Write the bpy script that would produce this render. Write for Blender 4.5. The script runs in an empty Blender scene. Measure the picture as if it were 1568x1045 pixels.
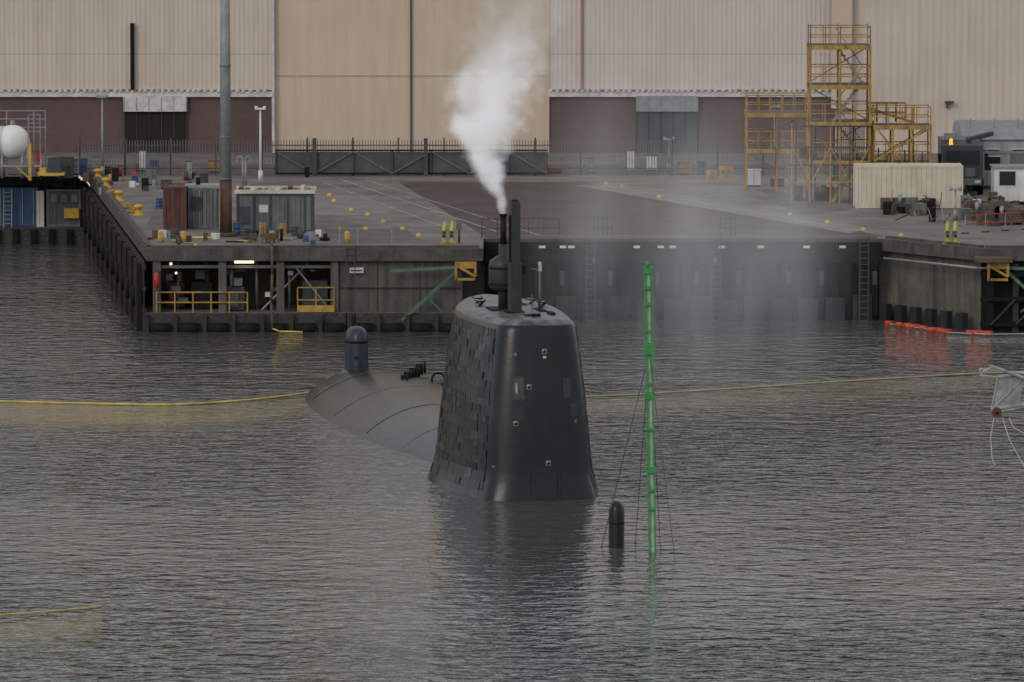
import bpy, math, random
from mathutils import Vector, Matrix
random.seed(7)
scene=bpy.context.scene
CAMH=30.0; F=10180.0; TH=math.atan(905.5/F)
ZD=4.3
# ---------- survey helpers (sight-line onto a level plane -> site metres)
def site(px,py,z):
    u=(px-784)/F; v=(522.5-py)/F
    dy=math.cos(TH)+v*math.sin(TH); dz=v*math.cos(TH)-math.sin(TH)
    k=(z-CAMH)/dz
    return (u*k,dy*k)
def G(px,py): return site(px,py,ZD)
def atd(px,py,D):
    u=(px-784)/F; v=(522.5-py)/F
    dy=math.cos(TH)+v*math.sin(TH); dz=v*math.cos(TH)-math.sin(TH)
    k=D/dy
    return (u*k,CAMH+dz*k)
# ---------- materials
def new_mat(name):
    m=bpy.data.materials.new(name); m.use_nodes=True
    nt=m.node_tree; return m,nt,nt.nodes['Principled BSDF']
MATS={}
def mat(name,col,rough=0.7,var=0.25,scale=1.5,metal=0.0,bump=0.0,streak=0.0,dirt=None,spec=0.4,stretch=(1,1,1)):
    if name in MATS: return MATS[name]
    m,nt,b=new_mat(name); N=nt.nodes; L=nt.links
    tc=N.new('ShaderNodeTexCoord'); mp=N.new('ShaderNodeMapping'); mp.inputs['Scale'].default_value=stretch
    L.new(tc.outputs['Object'],mp.inputs['Vector'])
    n=N.new('ShaderNodeTexNoise'); n.inputs['Scale'].default_value=scale; n.inputs['Detail'].default_value=8; n.inputs['Roughness'].default_value=0.65
    L.new(mp.outputs['Vector'],n.inputs['Vector'])
    r=N.new('ShaderNodeValToRGB'); r.color_ramp.elements[0].position=0.3; r.color_ramp.elements[1].position=0.72
    c=Vector(col); lo=c*(1-var); hi=c*(1+var*0.6)
    r.color_ramp.elements[0].color=(*lo,1); r.color_ramp.elements[1].color=(*hi,1)
    L.new(n.outputs['Fac'],r.inputs['Fac'])
    out=r.outputs['Color']
    if streak>0:
        mp2=N.new('ShaderNodeMapping'); mp2.inputs['Scale'].default_value=(1.6,1.6,0.12); L.new(tc.outputs['Object'],mp2.inputs['Vector'])
        n2=N.new('ShaderNodeTexNoise'); n2.inputs['Scale'].default_value=1.5; n2.inputs['Detail'].default_value=6; L.new(mp2.outputs['Vector'],n2.inputs['Vector'])
        r2=N.new('ShaderNodeValToRGB'); r2.color_ramp.elements[0].position=0.45; r2.color_ramp.elements[1].position=0.7
        r2.color_ramp.elements[0].color=(0,0,0,1); r2.color_ramp.elements[1].color=(streak,)*3+(1,)
        L.new(n2.outputs['Fac'],r2.inputs['Fac'])
        mx=N.new('ShaderNodeMixRGB'); L.new(r2.outputs['Color'],mx.inputs['Fac']); L.new(out,mx.inputs['Color1'])
        d=dirt or (col[0]*0.35,col[1]*0.3,col[2]*0.28); mx.inputs['Color2'].default_value=(*d,1)
        out=mx.outputs['Color']
    L.new(out,b.inputs['Base Color'])
    b.inputs['Roughness'].default_value=rough; b.inputs['Metallic'].default_value=metal
    b.inputs['Specular IOR Level'].default_value=spec
    if bump>0:
        bp=N.new('ShaderNodeBump'); bp.inputs['Strength'].default_value=1; bp.inputs['Distance'].default_value=bump
        n3=N.new('ShaderNodeTexNoise'); n3.inputs['Scale'].default_value=scale*4; n3.inputs['Detail'].default_value=5
        L.new(mp.outputs['Vector'],n3.inputs['Vector']); L.new(n3.outputs['Fac'],bp.inputs['Height']); L.new(bp.outputs['Normal'],b.inputs['Normal'])
    MATS[name]=m; return m
clad=mat('cladding_beige',(0.55,0.47,0.395),0.6,0.09,0.25,streak=0.4,dirt=(0.42,0.34,0.28))
cladr=mat('cladding_pink',(0.57,0.50,0.46),0.6,0.08,0.25,streak=0.35,dirt=(0.45,0.39,0.35))
cladd=mat('cladding_door',(0.54,0.435,0.335),0.6,0.08,0.2,streak=0.35,dirt=(0.43,0.34,0.26))
flash=mat('flashing_white',(0.54,0.52,0.50),0.6,0.35,2)
asph=mat('asphalt',(0.09,0.08,0.077),0.85,0.3,0.35)
asphr=mat('asphalt_red',(0.076,0.053,0.049),0.8,0.45,0.3)
conc=mat('concrete_deck',(0.175,0.154,0.143),0.85,0.5,0.35)
concw=mat('concrete_wall',(0.115,0.102,0.09),0.85,0.4,0.9,streak=0.8,dirt=(0.03,0.03,0.025),bump=0.03)
coping=mat('concrete_coping',(0.09,0.082,0.073),0.85,0.5,1.2,streak=0.7,dirt=(0.025,0.023,0.02))
wet=mat('wet_concrete',(0.04,0.036,0.032),0.5,0.5,1.3,streak=0.6,dirt=(0.011,0.012,0.009),bump=0.04)
dark=mat('dark_steel',(0.009,0.0095,0.011),0.7,0.4,1.2,streak=0.4,dirt=(0.02,0.016,0.014),spec=.2)
black=mat('black_rubber',(0.009,0.009,0.010),0.8,0.3,3,spec=.2)
doordk=mat('door_dark_brown',(0.018,0.016,0.015),0.9,0.3,2)  # near-black brown of the left hall door
yel=mat('yellow_paint',(0.58,0.37,0.04),0.55,0.3,3,streak=0.3,dirt=(0.2,0.09,0.03))
yels=mat('yellow_scaffold',(0.42,0.25,0.05),0.55,0.4,3,streak=0.7,dirt=(0.12,0.05,0.025))
rust=mat('rust_steel',(0.10,0.055,0.038),0.85,0.5,2.5)
redc=mat('red_container_paint',(0.11,0.042,0.035),0.7,0.3,2,streak=0.5)
greyc=mat('grey_paint',(0.15,0.16,0.165),0.6,0.25,1.5,streak=0.5)
greyd=mat('dark_grey_paint',(0.055,0.06,0.066),0.6,0.3,1.5,streak=0.4)
galv=mat('galvanised_steel',(0.27,0.28,0.285),0.5,0.25,2,metal=0.3)
pole=mat('pole_paint',(0.26,0.27,0.28),0.5,0.3,1.5,streak=0.3)
cream=mat('cream_paint',(0.58,0.54,0.43),0.6,0.12,1.5,streak=0.35,dirt=(0.35,0.27,0.18))
white=mat('white_paint',(0.65,0.65,0.63),0.5,0.15,2,streak=0.3,dirt=(0.3,0.26,0.22))
blue=mat('blue_paint',(0.025,0.075,0.17),0.5,0.3,2,streak=0.4)
green=mat('green_bracket',(0.09,0.17,0.12),0.7,0.35,2,streak=0.3)
greenb=mat('marker_green',(0.04,0.27,0.065),0.5,0.3,3)
red=mat('red_plastic',(0.42,0.035,0.02),0.45,0.2,3)
orange=mat('orange_float',(0.5,0.075,0.025),0.6,0.3,3)
glass=mat('dark_glass',(0.02,0.025,0.03),0.15,0.2,1)
timber=mat('timber',(0.12,0.085,0.055),0.85,0.4,3,streak=0.3)
timberd=mat('wet_timber',(0.04,0.032,0.027),0.8,0.6,2,streak=0.5,dirt=(0.013,0.012,0.01))
rope=mat('rope_yellow',(0.60,0.45,0.11),0.8,0.4,1.2)
ropew=mat('rope_white',(0.5,0.5,0.46),0.8,0.2,3)
hivis=mat('hivis_green',(0.42,0.46,0.06),0.6,0.3,3)
def brickmat():
    m,nt,b=new_mat('brickwork'); N=nt.nodes;L=nt.links
    tc=N.new('ShaderNodeTexCoord'); sp=N.new('ShaderNodeSeparateXYZ'); cb=N.new('ShaderNodeCombineXYZ')
    L.new(tc.outputs['Object'],sp.inputs[0]); L.new(sp.outputs['X'],cb.inputs['X']); L.new(sp.outputs['Z'],cb.inputs['Y'])
    br=N.new('ShaderNodeTexBrick'); br.inputs['Scale'].default_value=1; br.inputs['Brick Width'].default_value=0.225*1.0; br.inputs['Row Height'].default_value=0.075; br.inputs['Mortar Size'].default_value=0.008
    br.inputs['Color1'].default_value=(0.15,0.08,0.073,1); br.inputs['Color2'].default_value=(0.11,0.062,0.06,1); br.inputs['Mortar'].default_value=(0.17,0.14,0.13,1)
    L.new(cb.outputs[0],br.inputs['Vector'])
    n=N.new('ShaderNodeTexNoise'); n.inputs['Scale'].default_value=0.5; n.inputs['Detail'].default_value=6; L.new(tc.outputs['Object'],n.inputs['Vector'])
    mx=N.new('ShaderNodeMixRGB'); mx.blend_type='MULTIPLY'; mx.inputs['Fac'].default_value=0.5; L.new(br.outputs['Color'],mx.inputs['Color1']); L.new(n.outputs['Fac'],mx.inputs['Color2'])
    L.new(mx.outputs['Color'],b.inputs['Base Color']); b.inputs['Roughness'].default_value=0.85
    return m
brick=brickmat()
def emis(name,col,st):
    m,nt,b=new_mat(name); b.inputs['Emission Color'].default_value=(*col,1); b.inputs['Emission Strength'].default_value=st
    b.inputs['Base Color'].default_value=(*col,1); return m
lampw=emis('lit_warm_lamp',(1,0.7,0.35),4)
lampa=emis('lit_amber_beacon',(1,0.35,0.03),1.2)
# ---------- builder
class B:
    def __init__(s,name): s.name=name; s.v=[]; s.f=[]; s.mi=[]; s.m=[]; s.sm=[]
    def mid(s,m):
        if m not in s.m: s.m.append(m)
        return s.m.index(m)
    def face(s,pts,m,smooth=False):
        b0=len(s.v); s.v+= [tuple(p) for p in pts]; s.f.append(list(range(b0,b0+len(pts)))); s.mi.append(s.mid(m)); s.sm.append(smooth)
    def box(s,x0,x1,y0,y1,z0,z1,m,rot=0,c=None):
        b0=len(s.v); P=[(x0,y0,z0),(x1,y0,z0),(x1,y1,z0),(x0,y1,z0),(x0,y0,z1),(x1,y0,z1),(x1,y1,z1),(x0,y1,z1)]
        if rot:
            cx,cy=c or ((x0+x1)/2,(y0+y1)/2); ca,sa=math.cos(rot),math.sin(rot)
            P=[(cx+(x-cx)*ca-(y-cy)*sa,cy+(x-cx)*sa+(y-cy)*ca,z) for x,y,z in P]
        s.v+=P; i=s.mid(m)
        for q in [(3,2,1,0),(4,5,6,7),(0,1,5,4),(1,2,6,5),(2,3,7,6),(3,0,4,7)]:
            s.f.append([b0+k for k in q]); s.mi.append(i); s.sm.append(False)
    def cyl(s,p0,p1,r,m,seg=8,r2=None,cap=True):
        p0=Vector(p0);p1=Vector(p1); d=(p1-p0)
        if d.length<1e-6: return
        d.normalize(); a=d.orthogonal().normalized(); bb=d.cross(a); r2=r if r2 is None else r2
        b0=len(s.v); i=s.mid(m)
        for k in range(seg):
            t=2*math.pi*k/seg; o=a*math.cos(t)+bb*math.sin(t)
            s.v.append(tuple(p0+o*r)); s.v.append(tuple(p1+o*r2))
        for k in range(seg):
            k2=(k+1)%seg; s.f.append([b0+2*k,b0+2*k2,b0+2*k2+1,b0+2*k+1]); s.mi.append(i); s.sm.append(seg>6)
        if cap:
            s.f.append([b0+2*k for k in range(seg)][::-1]); s.mi.append(i); s.sm.append(False)
            s.f.append([b0+2*k+1 for k in range(seg)]); s.mi.append(i); s.sm.append(False)
    def beam(s,p0,p1,w,m): s.cyl(p0,p1,w*0.7,m,4)
    def lathe(s,c,prof,m,seg=20,sx=1,sy=1,rot=0):
        b0=len(s.v); i=s.mid(m)
        for r,z in prof:
            for k in range(seg):
                t=2*math.pi*k/seg; x=r*math.cos(t)*sx; y=r*math.sin(t)*sy
                s.v.append((c[0]+x*math.cos(rot)-y*math.sin(rot),c[1]+x*math.sin(rot)+y*math.cos(rot),c[2]+z))
        for j in range(len(prof)-1):
            for k in range(seg):
                k2=(k+1)%seg; s.f.append([b0+j*seg+k,b0+j*seg+k2,b0+(j+1)*seg+k2,b0+(j+1)*seg+k]); s.mi.append(i); s.sm.append(True)
        s.f.append([b0+(len(prof)-1)*seg+k for k in range(seg)]); s.mi.append(i); s.sm.append(False)
    def prism(s,poly,z0,z1,mtop,mside):
        n=len(poly); s.face([(x,y,z1) for x,y in poly],mtop); s.face([(x,y,z0) for x,y in poly][::-1],mside)
        for k in range(n):
            a=poly[k]; b=poly[(k+1)%n]; s.face([(a[0],a[1],z0),(b[0],b[1],z0),(b[0],b[1],z1),(a[0],a[1],z1)],mside)
    def corr(s,x0,x1,y,z0,z1,m,per=0.35,dep=0.05):
        x=x0; b=[(0,0),(0.35,0),(0.5,-dep),(0.85,-dep)]
        pts=[]
        while x<x1:
            for fx,dy in b:
                if x+fx*per<x1: pts.append((x+fx*per,y+dy))
            x+=per
        pts.append((x1,y))
        for a,c in zip(pts[:-1],pts[1:]): s.face([(a[0],a[1],z0),(c[0],c[1],z0),(c[0],c[1],z1),(a[0],a[1],z1)],m)
    def done(s,bevel=0):
        xs=[p[0] for p in s.v];ys=[p[1] for p in s.v];zs=[p[2] for p in s.v]
        o=Vector(((min(xs)+max(xs))/2,(min(ys)+max(ys))/2,min(zs)))
        me=bpy.data.meshes.new(s.name); me.from_pydata([tuple(Vector(p)-o) for p in s.v],[],s.f)
        for m in s.m: me.materials.append(m)
        me.polygons.foreach_set('material_index',s.mi); me.polygons.foreach_set('use_smooth',s.sm); me.update()
        ob=bpy.data.objects.new(s.name,me); ob.location=o; scene.collection.objects.link(ob)
        if bevel:
            md=ob.modifiers.new('bevel','BEVEL'); md.width=bevel; md.segments=2; md.limit_method='ANGLE'
        return ob
# ================= WATER
def watermat():
    m,nt,b=new_mat('harbour_water'); N=nt.nodes;L=nt.links
    b.inputs['Base Color'].default_value=(0.070,0.069,0.066,1); b.inputs['Roughness'].default_value=0.045; b.inputs['IOR'].default_value=1.333
    b.inputs['Specular IOR Level'].default_value=0.55
    tc=N.new('ShaderNodeTexCoord')
    def noise(sc,det,str_,rot=0,dist=0):
        mp=N.new('ShaderNodeMapping'); mp.inputs['Scale'].default_value=str_; mp.inputs['Rotation'].default_value=(0,0,rot); L.new(tc.outputs['Object'],mp.inputs['Vector'])
        n=N.new('ShaderNodeTexNoise'); n.inputs['Scale'].default_value=sc; n.inputs['Detail'].default_value=det; n.inputs['Distortion'].default_value=dist; L.new(mp.outputs['Vector'],n.inputs['Vector']); return n.outputs['Fac']
    def math_(op,a,b_):
        q=N.new('ShaderNodeMath'); q.operation=op
        for i,x in enumerate((a,b_)):
            if isinstance(x,(int,float)): q.inputs[i].default_value=x
            else: L.new(x,q.inputs[i])
        return q.outputs[0]
    a=noise(0.85,1,(0.75,1.0,1),0.25,0.4); c=noise(2.0,2,(0.75,1,1),-0.3,0.6)
    big=noise(0.03,4,(0.5,1,1),0.2,0.5)
    r=N.new('ShaderNodeMapRange'); r.inputs['From Min'].default_value=0.38; r.inputs['From Max'].default_value=0.62; r.inputs['To Min'].default_value=0.42; r.inputs['To Max'].default_value=1.4; L.new(big,r.inputs['Value'])
    h=math_('ADD',math_('MULTIPLY',a,0.22),math_('MULTIPLY',c,0.16))
    h=math_('MULTIPLY',h,r.outputs['Result'])
    bp=N.new('ShaderNodeBump'); bp.inputs['Strength'].default_value=1; bp.inputs['Distance'].default_value=1.0
    L.new(h,bp.inputs['Height']); L.new(bp.outputs['Normal'],b.inputs['Normal'])
    return m
w=B('water'); wm=watermat(); w.face([(-1500,-400,0),(1500,-400,0),(1500,420,0),(-1500,420,0)],wm); w.done()
# ================= QUAY
RB=(24.2,343.0)   # corner of the right-hand pier
deckpoly=[(-600,412),(-26.6,412),(-18.9,343),(-1.5,343),(-1.5,350),(19.5,350),RB,(600,RB[1]),(600,1500),(-600,1500)]
def gset(poly,m,z,name):
    b=B(name); b.face([(x,y,z) for x,y in poly],m); return b.done()
q=B('quay_deck_ground'); q.prism(deckpoly,3.65,ZD,conc,coping); q.done()
q=B('quay_wall')
q.prism([(-26.2,412),(-18.7,348.2),(-9,348.2),(-9,343.4),(-2.6,343.4),(-2.6,350.4),(19.8,350.4),(RB[0]+.2,RB[1]+.5),(600,RB[1]+.5),(600,420),(-26,420)],-3,3.65,concw,concw)
q.prism([(-19.0,342.9),(-2.3,342.9),(-2.3,343.39),(-9.01,343.39),(-9.01,348.19),(-18.71,348.19),(-19.6,348.19)],-3,0.95,conc,wet)
for x in (-18.6,-15.2,-12.2,-9.4): q.box(x,x+0.4,343.2,343.7,0.951,3.648,concw)
for x in (-7.0,-4.8): q.box(x,x+0.05,343.36,343.41,1,3.6,wet)
q.box(-8.95,-2.65,343.3,343.41,2.2,2.26,wet)
def pile(x0,x1,y):
    x=x0; pts=[]
    while x<x1: pts+=[(x,y),(x+0.45,y),(x+0.65,y-0.35),(x+1.1,y-0.35)]; x+=1.3
    pts.append((x1,y))
    for a,c in zip(pts[:-1],pts[1:]): q.face([(a[0],a[1],-3),(c[0],c[1],-3),(c[0],c[1],3.3),(a[0],a[1],3.3)],dark)
pile(-1.4,19.4,350.2)
q.box(-1.45,19.42,349.7,350.3,3.0,3.645,dark)
q.box(-1.45,19.45,349.8,349.99,3.66,4.12,dark)
for i in range(15):
    x=-0.9+i*1.42; q.box(x,x+0.3,349.55,349.7,0.3,3.2,black)
fpan=mat('fender_panel_grey',(.026,.027,.030),.7,.5,1.2,streak=.6,dirt=(.012,.012,.012),spec=.25)
for i in range(14):
    x=-0.5+i*1.42; q.box(x,x+1.02,349.35,349.56,-.4,1.25+random.uniform(-.15,.15),fpan)
for i in range(9):
    x=0.4+i*2.3+random.uniform(-.3,.3); q.box(x,x+0.22,349.4,349.54,1.9,2.6,greyd)
for i in range(11):
    x=-18.7+i*1.5; q.cyl((x,342.75,0.15),(x+1.0,342.75,0.15),0.3,black,10)
    q.box(x-.3,x-.1,342.6,342.88,-1,0.9,timberd)
def side(t,o=0): return (-18.95-7.6*t-0.1-o, 343+68.5*t)
for z in (3.3,2.2,1.1):
    a=side(0);c=side(1); q.beam((a[0],a[1],z),(c[0],c[1],z),0.22,timberd)
for i in range(40):
    a=side(i/39,0.25); q.box(a[0]-.12,a[0]+.12,a[1],a[1]+.35,-1.5,3.5,timberd if i%3 else black)
for i in range(13):
    a=side((i+.5)/13,0.35); q.cyl((a[0]-.15,a[1],1.6),(a[0]+.15,a[1],1.6),.55,black,14)
a=side(0,-.02);c=side(1,-.02); q.face([(a[0],a[1]+.2,-3),(c[0],c[1],-3),(c[0],c[1],3.64),(a[0],a[1]+.2,3.64)],wet)
q.done()
k=B('quay_edge_kerb')
def kerb(a,b,h=0.14,wd=0.3,m=coping,z=ZD):
    d=Vector((b[0]-a[0],b[1]-a[1])); n=Vector((-d.y,d.x)).normalized()*wd; d0=Vector(a);d1=Vector(b)
    k.prism([tuple(d0),tuple(d1),tuple(d1+n),tuple(d0+n)],z+0.001,z+h,m,m)
kerb((-18.7,343.1),(-1.7,343.1)); kerb((-1.3,350.1),(19.3,350.1),m=conc); kerb((RB[0]+.3,RB[1]+.1),(60,RB[1]+.1))
kerb((19.7,350.1),(RB[0],RB[1]+.3)); kerb((-26.5,411.4),(-18.95,343.6))
k.done()
gset([G(610,279),G(905,279),G(1355,362),G(1200,362),G(745,364)],asphr,ZD+0.004,'asphalt_road')
gset([G(-900,252),G(2400,252),G(2400,268),G(-900,268)],asph,ZD+0.004,'service_road')
patch=mat('concrete_patch',(0.205,0.185,0.175),0.85,0.35,0.5)
patchd=mat('oil_stain_patch',(0.12,0.105,0.10),0.8,0.5,0.6)
for i,(p,m_) in enumerate((([(880,284),(960,284),(1330,350),(1300,358)],patch),([(440,300),(560,300),(600,330),(470,330)],patch),([(240,312),(280,312),(270,345),(225,345)],patchd),([(1180,290),(1300,322),(1240,330),(1120,292)],patchd),([(500,352),(620,350),(650,372),(510,374)],patchd),([(1040,284),(1140,286),(1180,300),(1100,300)],patch))):
    gset([G(*c) for c in p],m_,ZD+0.0085+i*.0004,'paving_repair')
mk=B('road_markings')
def line(a,b,wd,m,z=ZD+0.015):
    a=Vector(a);b=Vector(b); n=Vector((-(b-a).y,(b-a).x)).normalized()*wd/2
    mk.face([(*(a-n),z),(*(b-n),z),(*(b+n),z),(*(a+n),z)],m)
pw=mat('road_paint_white',(0.36,0.35,0.34),0.7,0.7,2)
py_=mat('road_paint_yellow',(0.38,0.26,0.07),0.7,0.5,2)
line(G(520,275),G(760,355),0.12,pw); line(G(495,280),G(690,352),0.1,pw); line(G(575,276),G(1000,277),0.5,py_)
line(G(560,276),G(830,362),0.1,pw); line(G(905,281),G(1350,360),0.12,pw)
for y in (290,303,330,345): line(G(470,y),G(640,y+3),0.08,pw,ZD+.018)
mk.done()
lq=B('low_quay'); lq.prism([(-120,404),(-25.9,404),(-26.9,411.9),(-120,411.9)],-3,1.0,conc,wet)
for i in range(20):
    x=-48+i*1.1; lq.box(x,x+.35,403.7,403.99,-1,0.9,black)
lq.done()
lw=B('retaining_wall'); lw.box(-120,-26.9,411.905,411.99,1.0,3.64,concw); lw.done()
# ================= HALL
YB=425.0; S=23.95
X=lambda px:(px-784)/S
zb=ZD
h=B('assembly_hall')
TOP=36
h.box(-90,90,YB+0.6,YB+90,zb,TOP-0.3,clad)
h.box(-90,90,YB+0.55,YB+90,TOP-0.3,TOP,flash)
zc=zb+4.0
h.corr(-90,X(418),YB,zc,TOP-.3,clad,0.3,0.022); h.corr(X(840),X(1278),YB,zc,TOP-.3,cladr,0.3,0.022)
h.corr(X(1278),90,YB-0.6,zb,TOP-.3,clad,0.45,0.02)
h.corr(X(418),X(840),YB+0.35,zb,TOP-.3,cladd,0.8,0.008)
h.box(-90,X(418),YB+0.1,YB+0.59,zb,zc-0.02,brick); h.box(X(840),X(1278),YB+0.1,YB+0.59,zb,zc-0.02,brick)
for a,b,m in ((-90,X(418),flash),(X(840),X(1278),flash)):
    h.box(a,b,YB-0.15,YB+0.09,zc-0.42,zc-0.08,m)
    x=a
    while x<b-0.3:
        h.cyl((x+.15,YB-0.12,zc-0.1),(x+.15,YB-0.12,zc+random.uniform(.04,.12)),0.15,m,6); x+=random.uniform(.33,.5)
h.box(X(416),X(420),YB-0.1,YB+0.5,zb,TOP,flash)
h.box(X(838),X(841),YB-0.1,YB+0.5,zb,TOP,cladd)
h.box(X(628),X(630.5),YB+0.2,YB+0.4,zb,TOP-1,greyd)
h.box(X(889.5),X(892),YB-0.2,YB-0.05,zc,TOP-1,mat('red_strip',(0.38,0.2,0.17)))
h.box(X(1272),X(1303),YB-1.2,YB-0.66,zb+2.9,TOP,cladd)
h.box(X(1303),X(1306),YB-.9,YB-0.66,zb,TOP,flash)
seam=mat('cladding_seam',(0.34,0.28,0.23))
for z in (9.2,20): h.box(X(421),X(837),YB+0.3,YB+0.335,z,z+0.03,seam)
for z in (10.6,18):
    h.box(-90,X(415),YB-0.03,YB-0.024,z,z+0.03,seam); h.box(X(842),X(1271),YB-0.03,YB-0.024,z,z+0.03,seam)
for a,b,mm in ((190,285,doordk),(975,1068,greyd)):
    h.box(X(a),X(b),YB-0.02,YB+0.099,zb,zc-0.9,mm)
    h.box(X(a)-.05,X(b)+.05,YB-0.3,YB-0.16,zc-1.35,zc-0.35,flash if a<500 else galv)
    n=5
    for i in range(n+1):
        x=X(a)+(X(b)-X(a))*i/n; h.box(x-.02,x+.02,YB-0.08,YB-0.021,zb,zc-1.3,rust if a<500 else dark)
        h.box(x-.02,x+.02,YB-0.33,YB-0.301,zc-1.3,zc-0.4,galv)
h.box(X(200),X(206),YB-0.35,YB-0.1,zc+.05,zc+4.3,black)
h.box(X(1446),X(1459),YB-1.1,YB-0.7,zb+3.2,zb+3.35,greyd); h.box(X(1448),X(1450),YB-.9,YB-.62,zb+2.9,zb+3.2,greyd)
h.done()
# ================= FENCE / gate
f=B('palisade_fence'); yf=402.0; xf=lambda px:(px-784)/25.3
x=xf(120)
fm=mat('fence_steel',(0.13,0.125,0.125),.6,.3,2)
while x<xf(1240):
    f.box(x,x+.045,yf,yf+.03,ZD+.05,ZD+(2.15+random.uniform(-.02,.02)),fm); x+=0.17
for z in (0.4,1.8): f.box(xf(120),xf(1240),yf+.04,yf+.08,ZD+z,ZD+z+.07,greyd)
for i in range(17):
    xx=xf(120)+i*2.76; f.box(xx,xx+.1,yf+.08,yf+.18,ZD,ZD+2.3,greyd)
f.done()
g=B('sliding_gate')
g.box(xf(422),xf(838),yf-.3,yf-.26,ZD+.1,ZD+1.45,mat('gate_sheet',(0.075,0.075,0.08),0.7,0.4,1))
for z in (0.1,1.5): g.box(xf(422),xf(838),yf-.42,yf-.31,ZD+z,ZD+z+.1,dark)
for i in range(7):
    xx=xf(422)+i*2.35; g.box(xx-.05,xx+.05,yf-.42,yf-.31,ZD+.1,ZD+1.6,greyd)
    g.beam((xx,yf-.45,ZD+(.15 if i%2 else 1.5)),(xx+2.35,yf-.45,ZD+(1.5 if i%2 else .15)),0.06,greyc)
for px in (482,652):
    g.box(xf(px)-.12,xf(px)+.12,yf-.6,yf-.45,ZD,ZD+2.3,greyd)
g.done()
# ================= lamp posts
def post(name,px,py,toppy,r,m,head=True,r2=None):
    x,y=G(px,py); _,zt=atd(px,toppy,y); b=B(name); b.cyl((x,y,ZD),(x,y,zt),r,m,12,r2 or r*.7); b.cyl((x,y,ZD),(x,y,ZD+.6),r*1.8,m,12)
    if head:
        b.box(x-.28,x+.28,y-.15,y+.15,zt,zt+.1,m); b.cyl((x-.25,y,zt-.02),(x-.25,y,zt+.2),.09,m); b.cyl((x+.25,y,zt-.02),(x+.25,y,zt+.2),.09,m)
    b.done()
post('street_lamp',157,270,150,0.08,galv); post('street_lamp',399,277,168,0.08,white); post('street_lamp',1024,266,215,0.07,galv); post('street_lamp',1186,285,165,0.06,galv)
x,y=G(346,362)
b=B('high_mast_light'); b.cyl((x,y,ZD),(x,y,ZD+3.0),0.33,rust,16,0.32); b.cyl((x,y,ZD+3.0),(x,y,ZD+16),0.31,pole,20,0.23); b.cyl((x,y,ZD+16),(x,y,ZD+30),0.23,pole,20,0.15)
for z in (3,5.2,9,13): b.cyl((x,y,ZD+z),(x,y,ZD+z+.1),0.37-.008*z,greyc,20)
b.box(x-.33,x-.3,y-.5,y-.3,ZD+.4,ZD+2.6,galv)
b.cyl((x,y,ZD),(x,y,ZD+.2),0.65,rust,16); b.box(x-1.3,x+1.3,y-.3,y+.3,ZD+30,ZD+30.3,galv)
for dx in (-1,-.3,.4,1.1): b.box(x+dx-.2,x+dx+.2,y-.6,y-.3,ZD+29.8,ZD+30.2,galv)
b.done()
x,y=G(374,290); b=B('swan_neck_vent')
for sg in (-1,1):
    b.cyl((x+sg*.08,y,ZD),(x+sg*.08,y,ZD+1.7),.06,galv)
    pr=(x+sg*.08,y,ZD+1.7)
    for i in range(1,8):
        t=math.pi*min(i,6)/6; p=(x+sg*(.08+.16*(1-math.cos(t))),y,ZD+1.7+.22*math.sin(t)-(.12 if i==7 else 0)); b.cyl(pr,p,.06,galv); pr=p
b.done()
# ================= containers and boxes
def container(name,x,y,w_,d,hh,m,z=ZD,rot=0,trim=None,doors=False):
    b=B(name); trim=trim or m
    c=(x,y)
    def bx(*a,**k_): b.box(*a,rot=rot,c=c)
    bx(x+.05,x+w_-.05,y+.05,y+d-.05,z+.12,z+hh-.06,m)
    for xx in (x,x+w_-.14):
        for yy in (y,y+d-.14): bx(xx,xx+.14,yy,yy+.14,z,z+hh,trim)
    for yy in (y+.01,y+d-.12):
        bx(x+.14,x+w_-.14,yy,yy+.11,z+.02,z+.15,trim); bx(x+.14,x+w_-.14,yy,yy+.11,z+hh-.12,z+hh-.01,trim)
    for xx in (x+.01,x+w_-.12):
        bx(xx,xx+.11,y+.14,y+d-.14,z+.02,z+.15,trim); bx(xx,xx+.11,y+.14,y+d-.14,z+hh-.12,z+hh-.01,trim)
    n=int((w_-.3)/.28)
    if not doors:
        for i in range(n): bx(x+.2+i*.28,x+.2+i*.28+.13,y+.015,y+.06,z+.16,z+hh-.13,m)
    else:
        for i in range(4): xx=x+.3+i*(w_-.6)/3; bx(xx-.02,xx+.02,y-.03,y+.02,z+.1,z+hh-.1,galv)
        bx(x+w_/2-.01,x+w_/2+.01,y+.02,y+.06,z+.12,z+hh-.12,black)
    n=int((d-.3)/.28)
    for i in range(n):
        for xx in (x+.015,x+w_-.06): bx(xx,xx+.045,y+.2+i*.28,y+.33+i*.28,z+.16,z+hh-.13,m)
    return b
container('shipping_container',19.3,373,6.06,2.44,2.42,cream,rot=0.0).done()
x,y=G(250,352); container('shipping_container',x,y,1.25,3.2,2.3,redc).done()
x,y=G(288,350); b=container('generator_unit',x,y,1.55,2.4,2.15,greyc,doors=True); b.box(x+.2,x+.7,y-.08,y-.03,ZD+1.0,ZD+1.7,greyd); b.box(x-.2,x+1.7,y+.2,y+2.2,ZD+2.152,ZD+2.3,galv)
b.cyl((x+.5,y+1,ZD+2.3),(x+.5,y+1,ZD+2.7),.12,dark); b.done()
x,y=G(362,357); b=container('open_topped_skip',x,y,4.1,2.4,2.1,greyc,trim=greyd)
b.box(x-.1,x+4.2,y-.06,y+.12,ZD+2.102,ZD+2.3,cream); b.box(x-.1,x+4.2,y+2.3,y+2.5,ZD+2.102,ZD+2.35,cream)
for i in range(12): b.box(x+.1+i*.33,x+.3+i*.33,y+.3,y+2.1,ZD+2.105,ZD+2.2+random.random()*.25,[rust,greyd,cream,timber][i%4])
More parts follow.
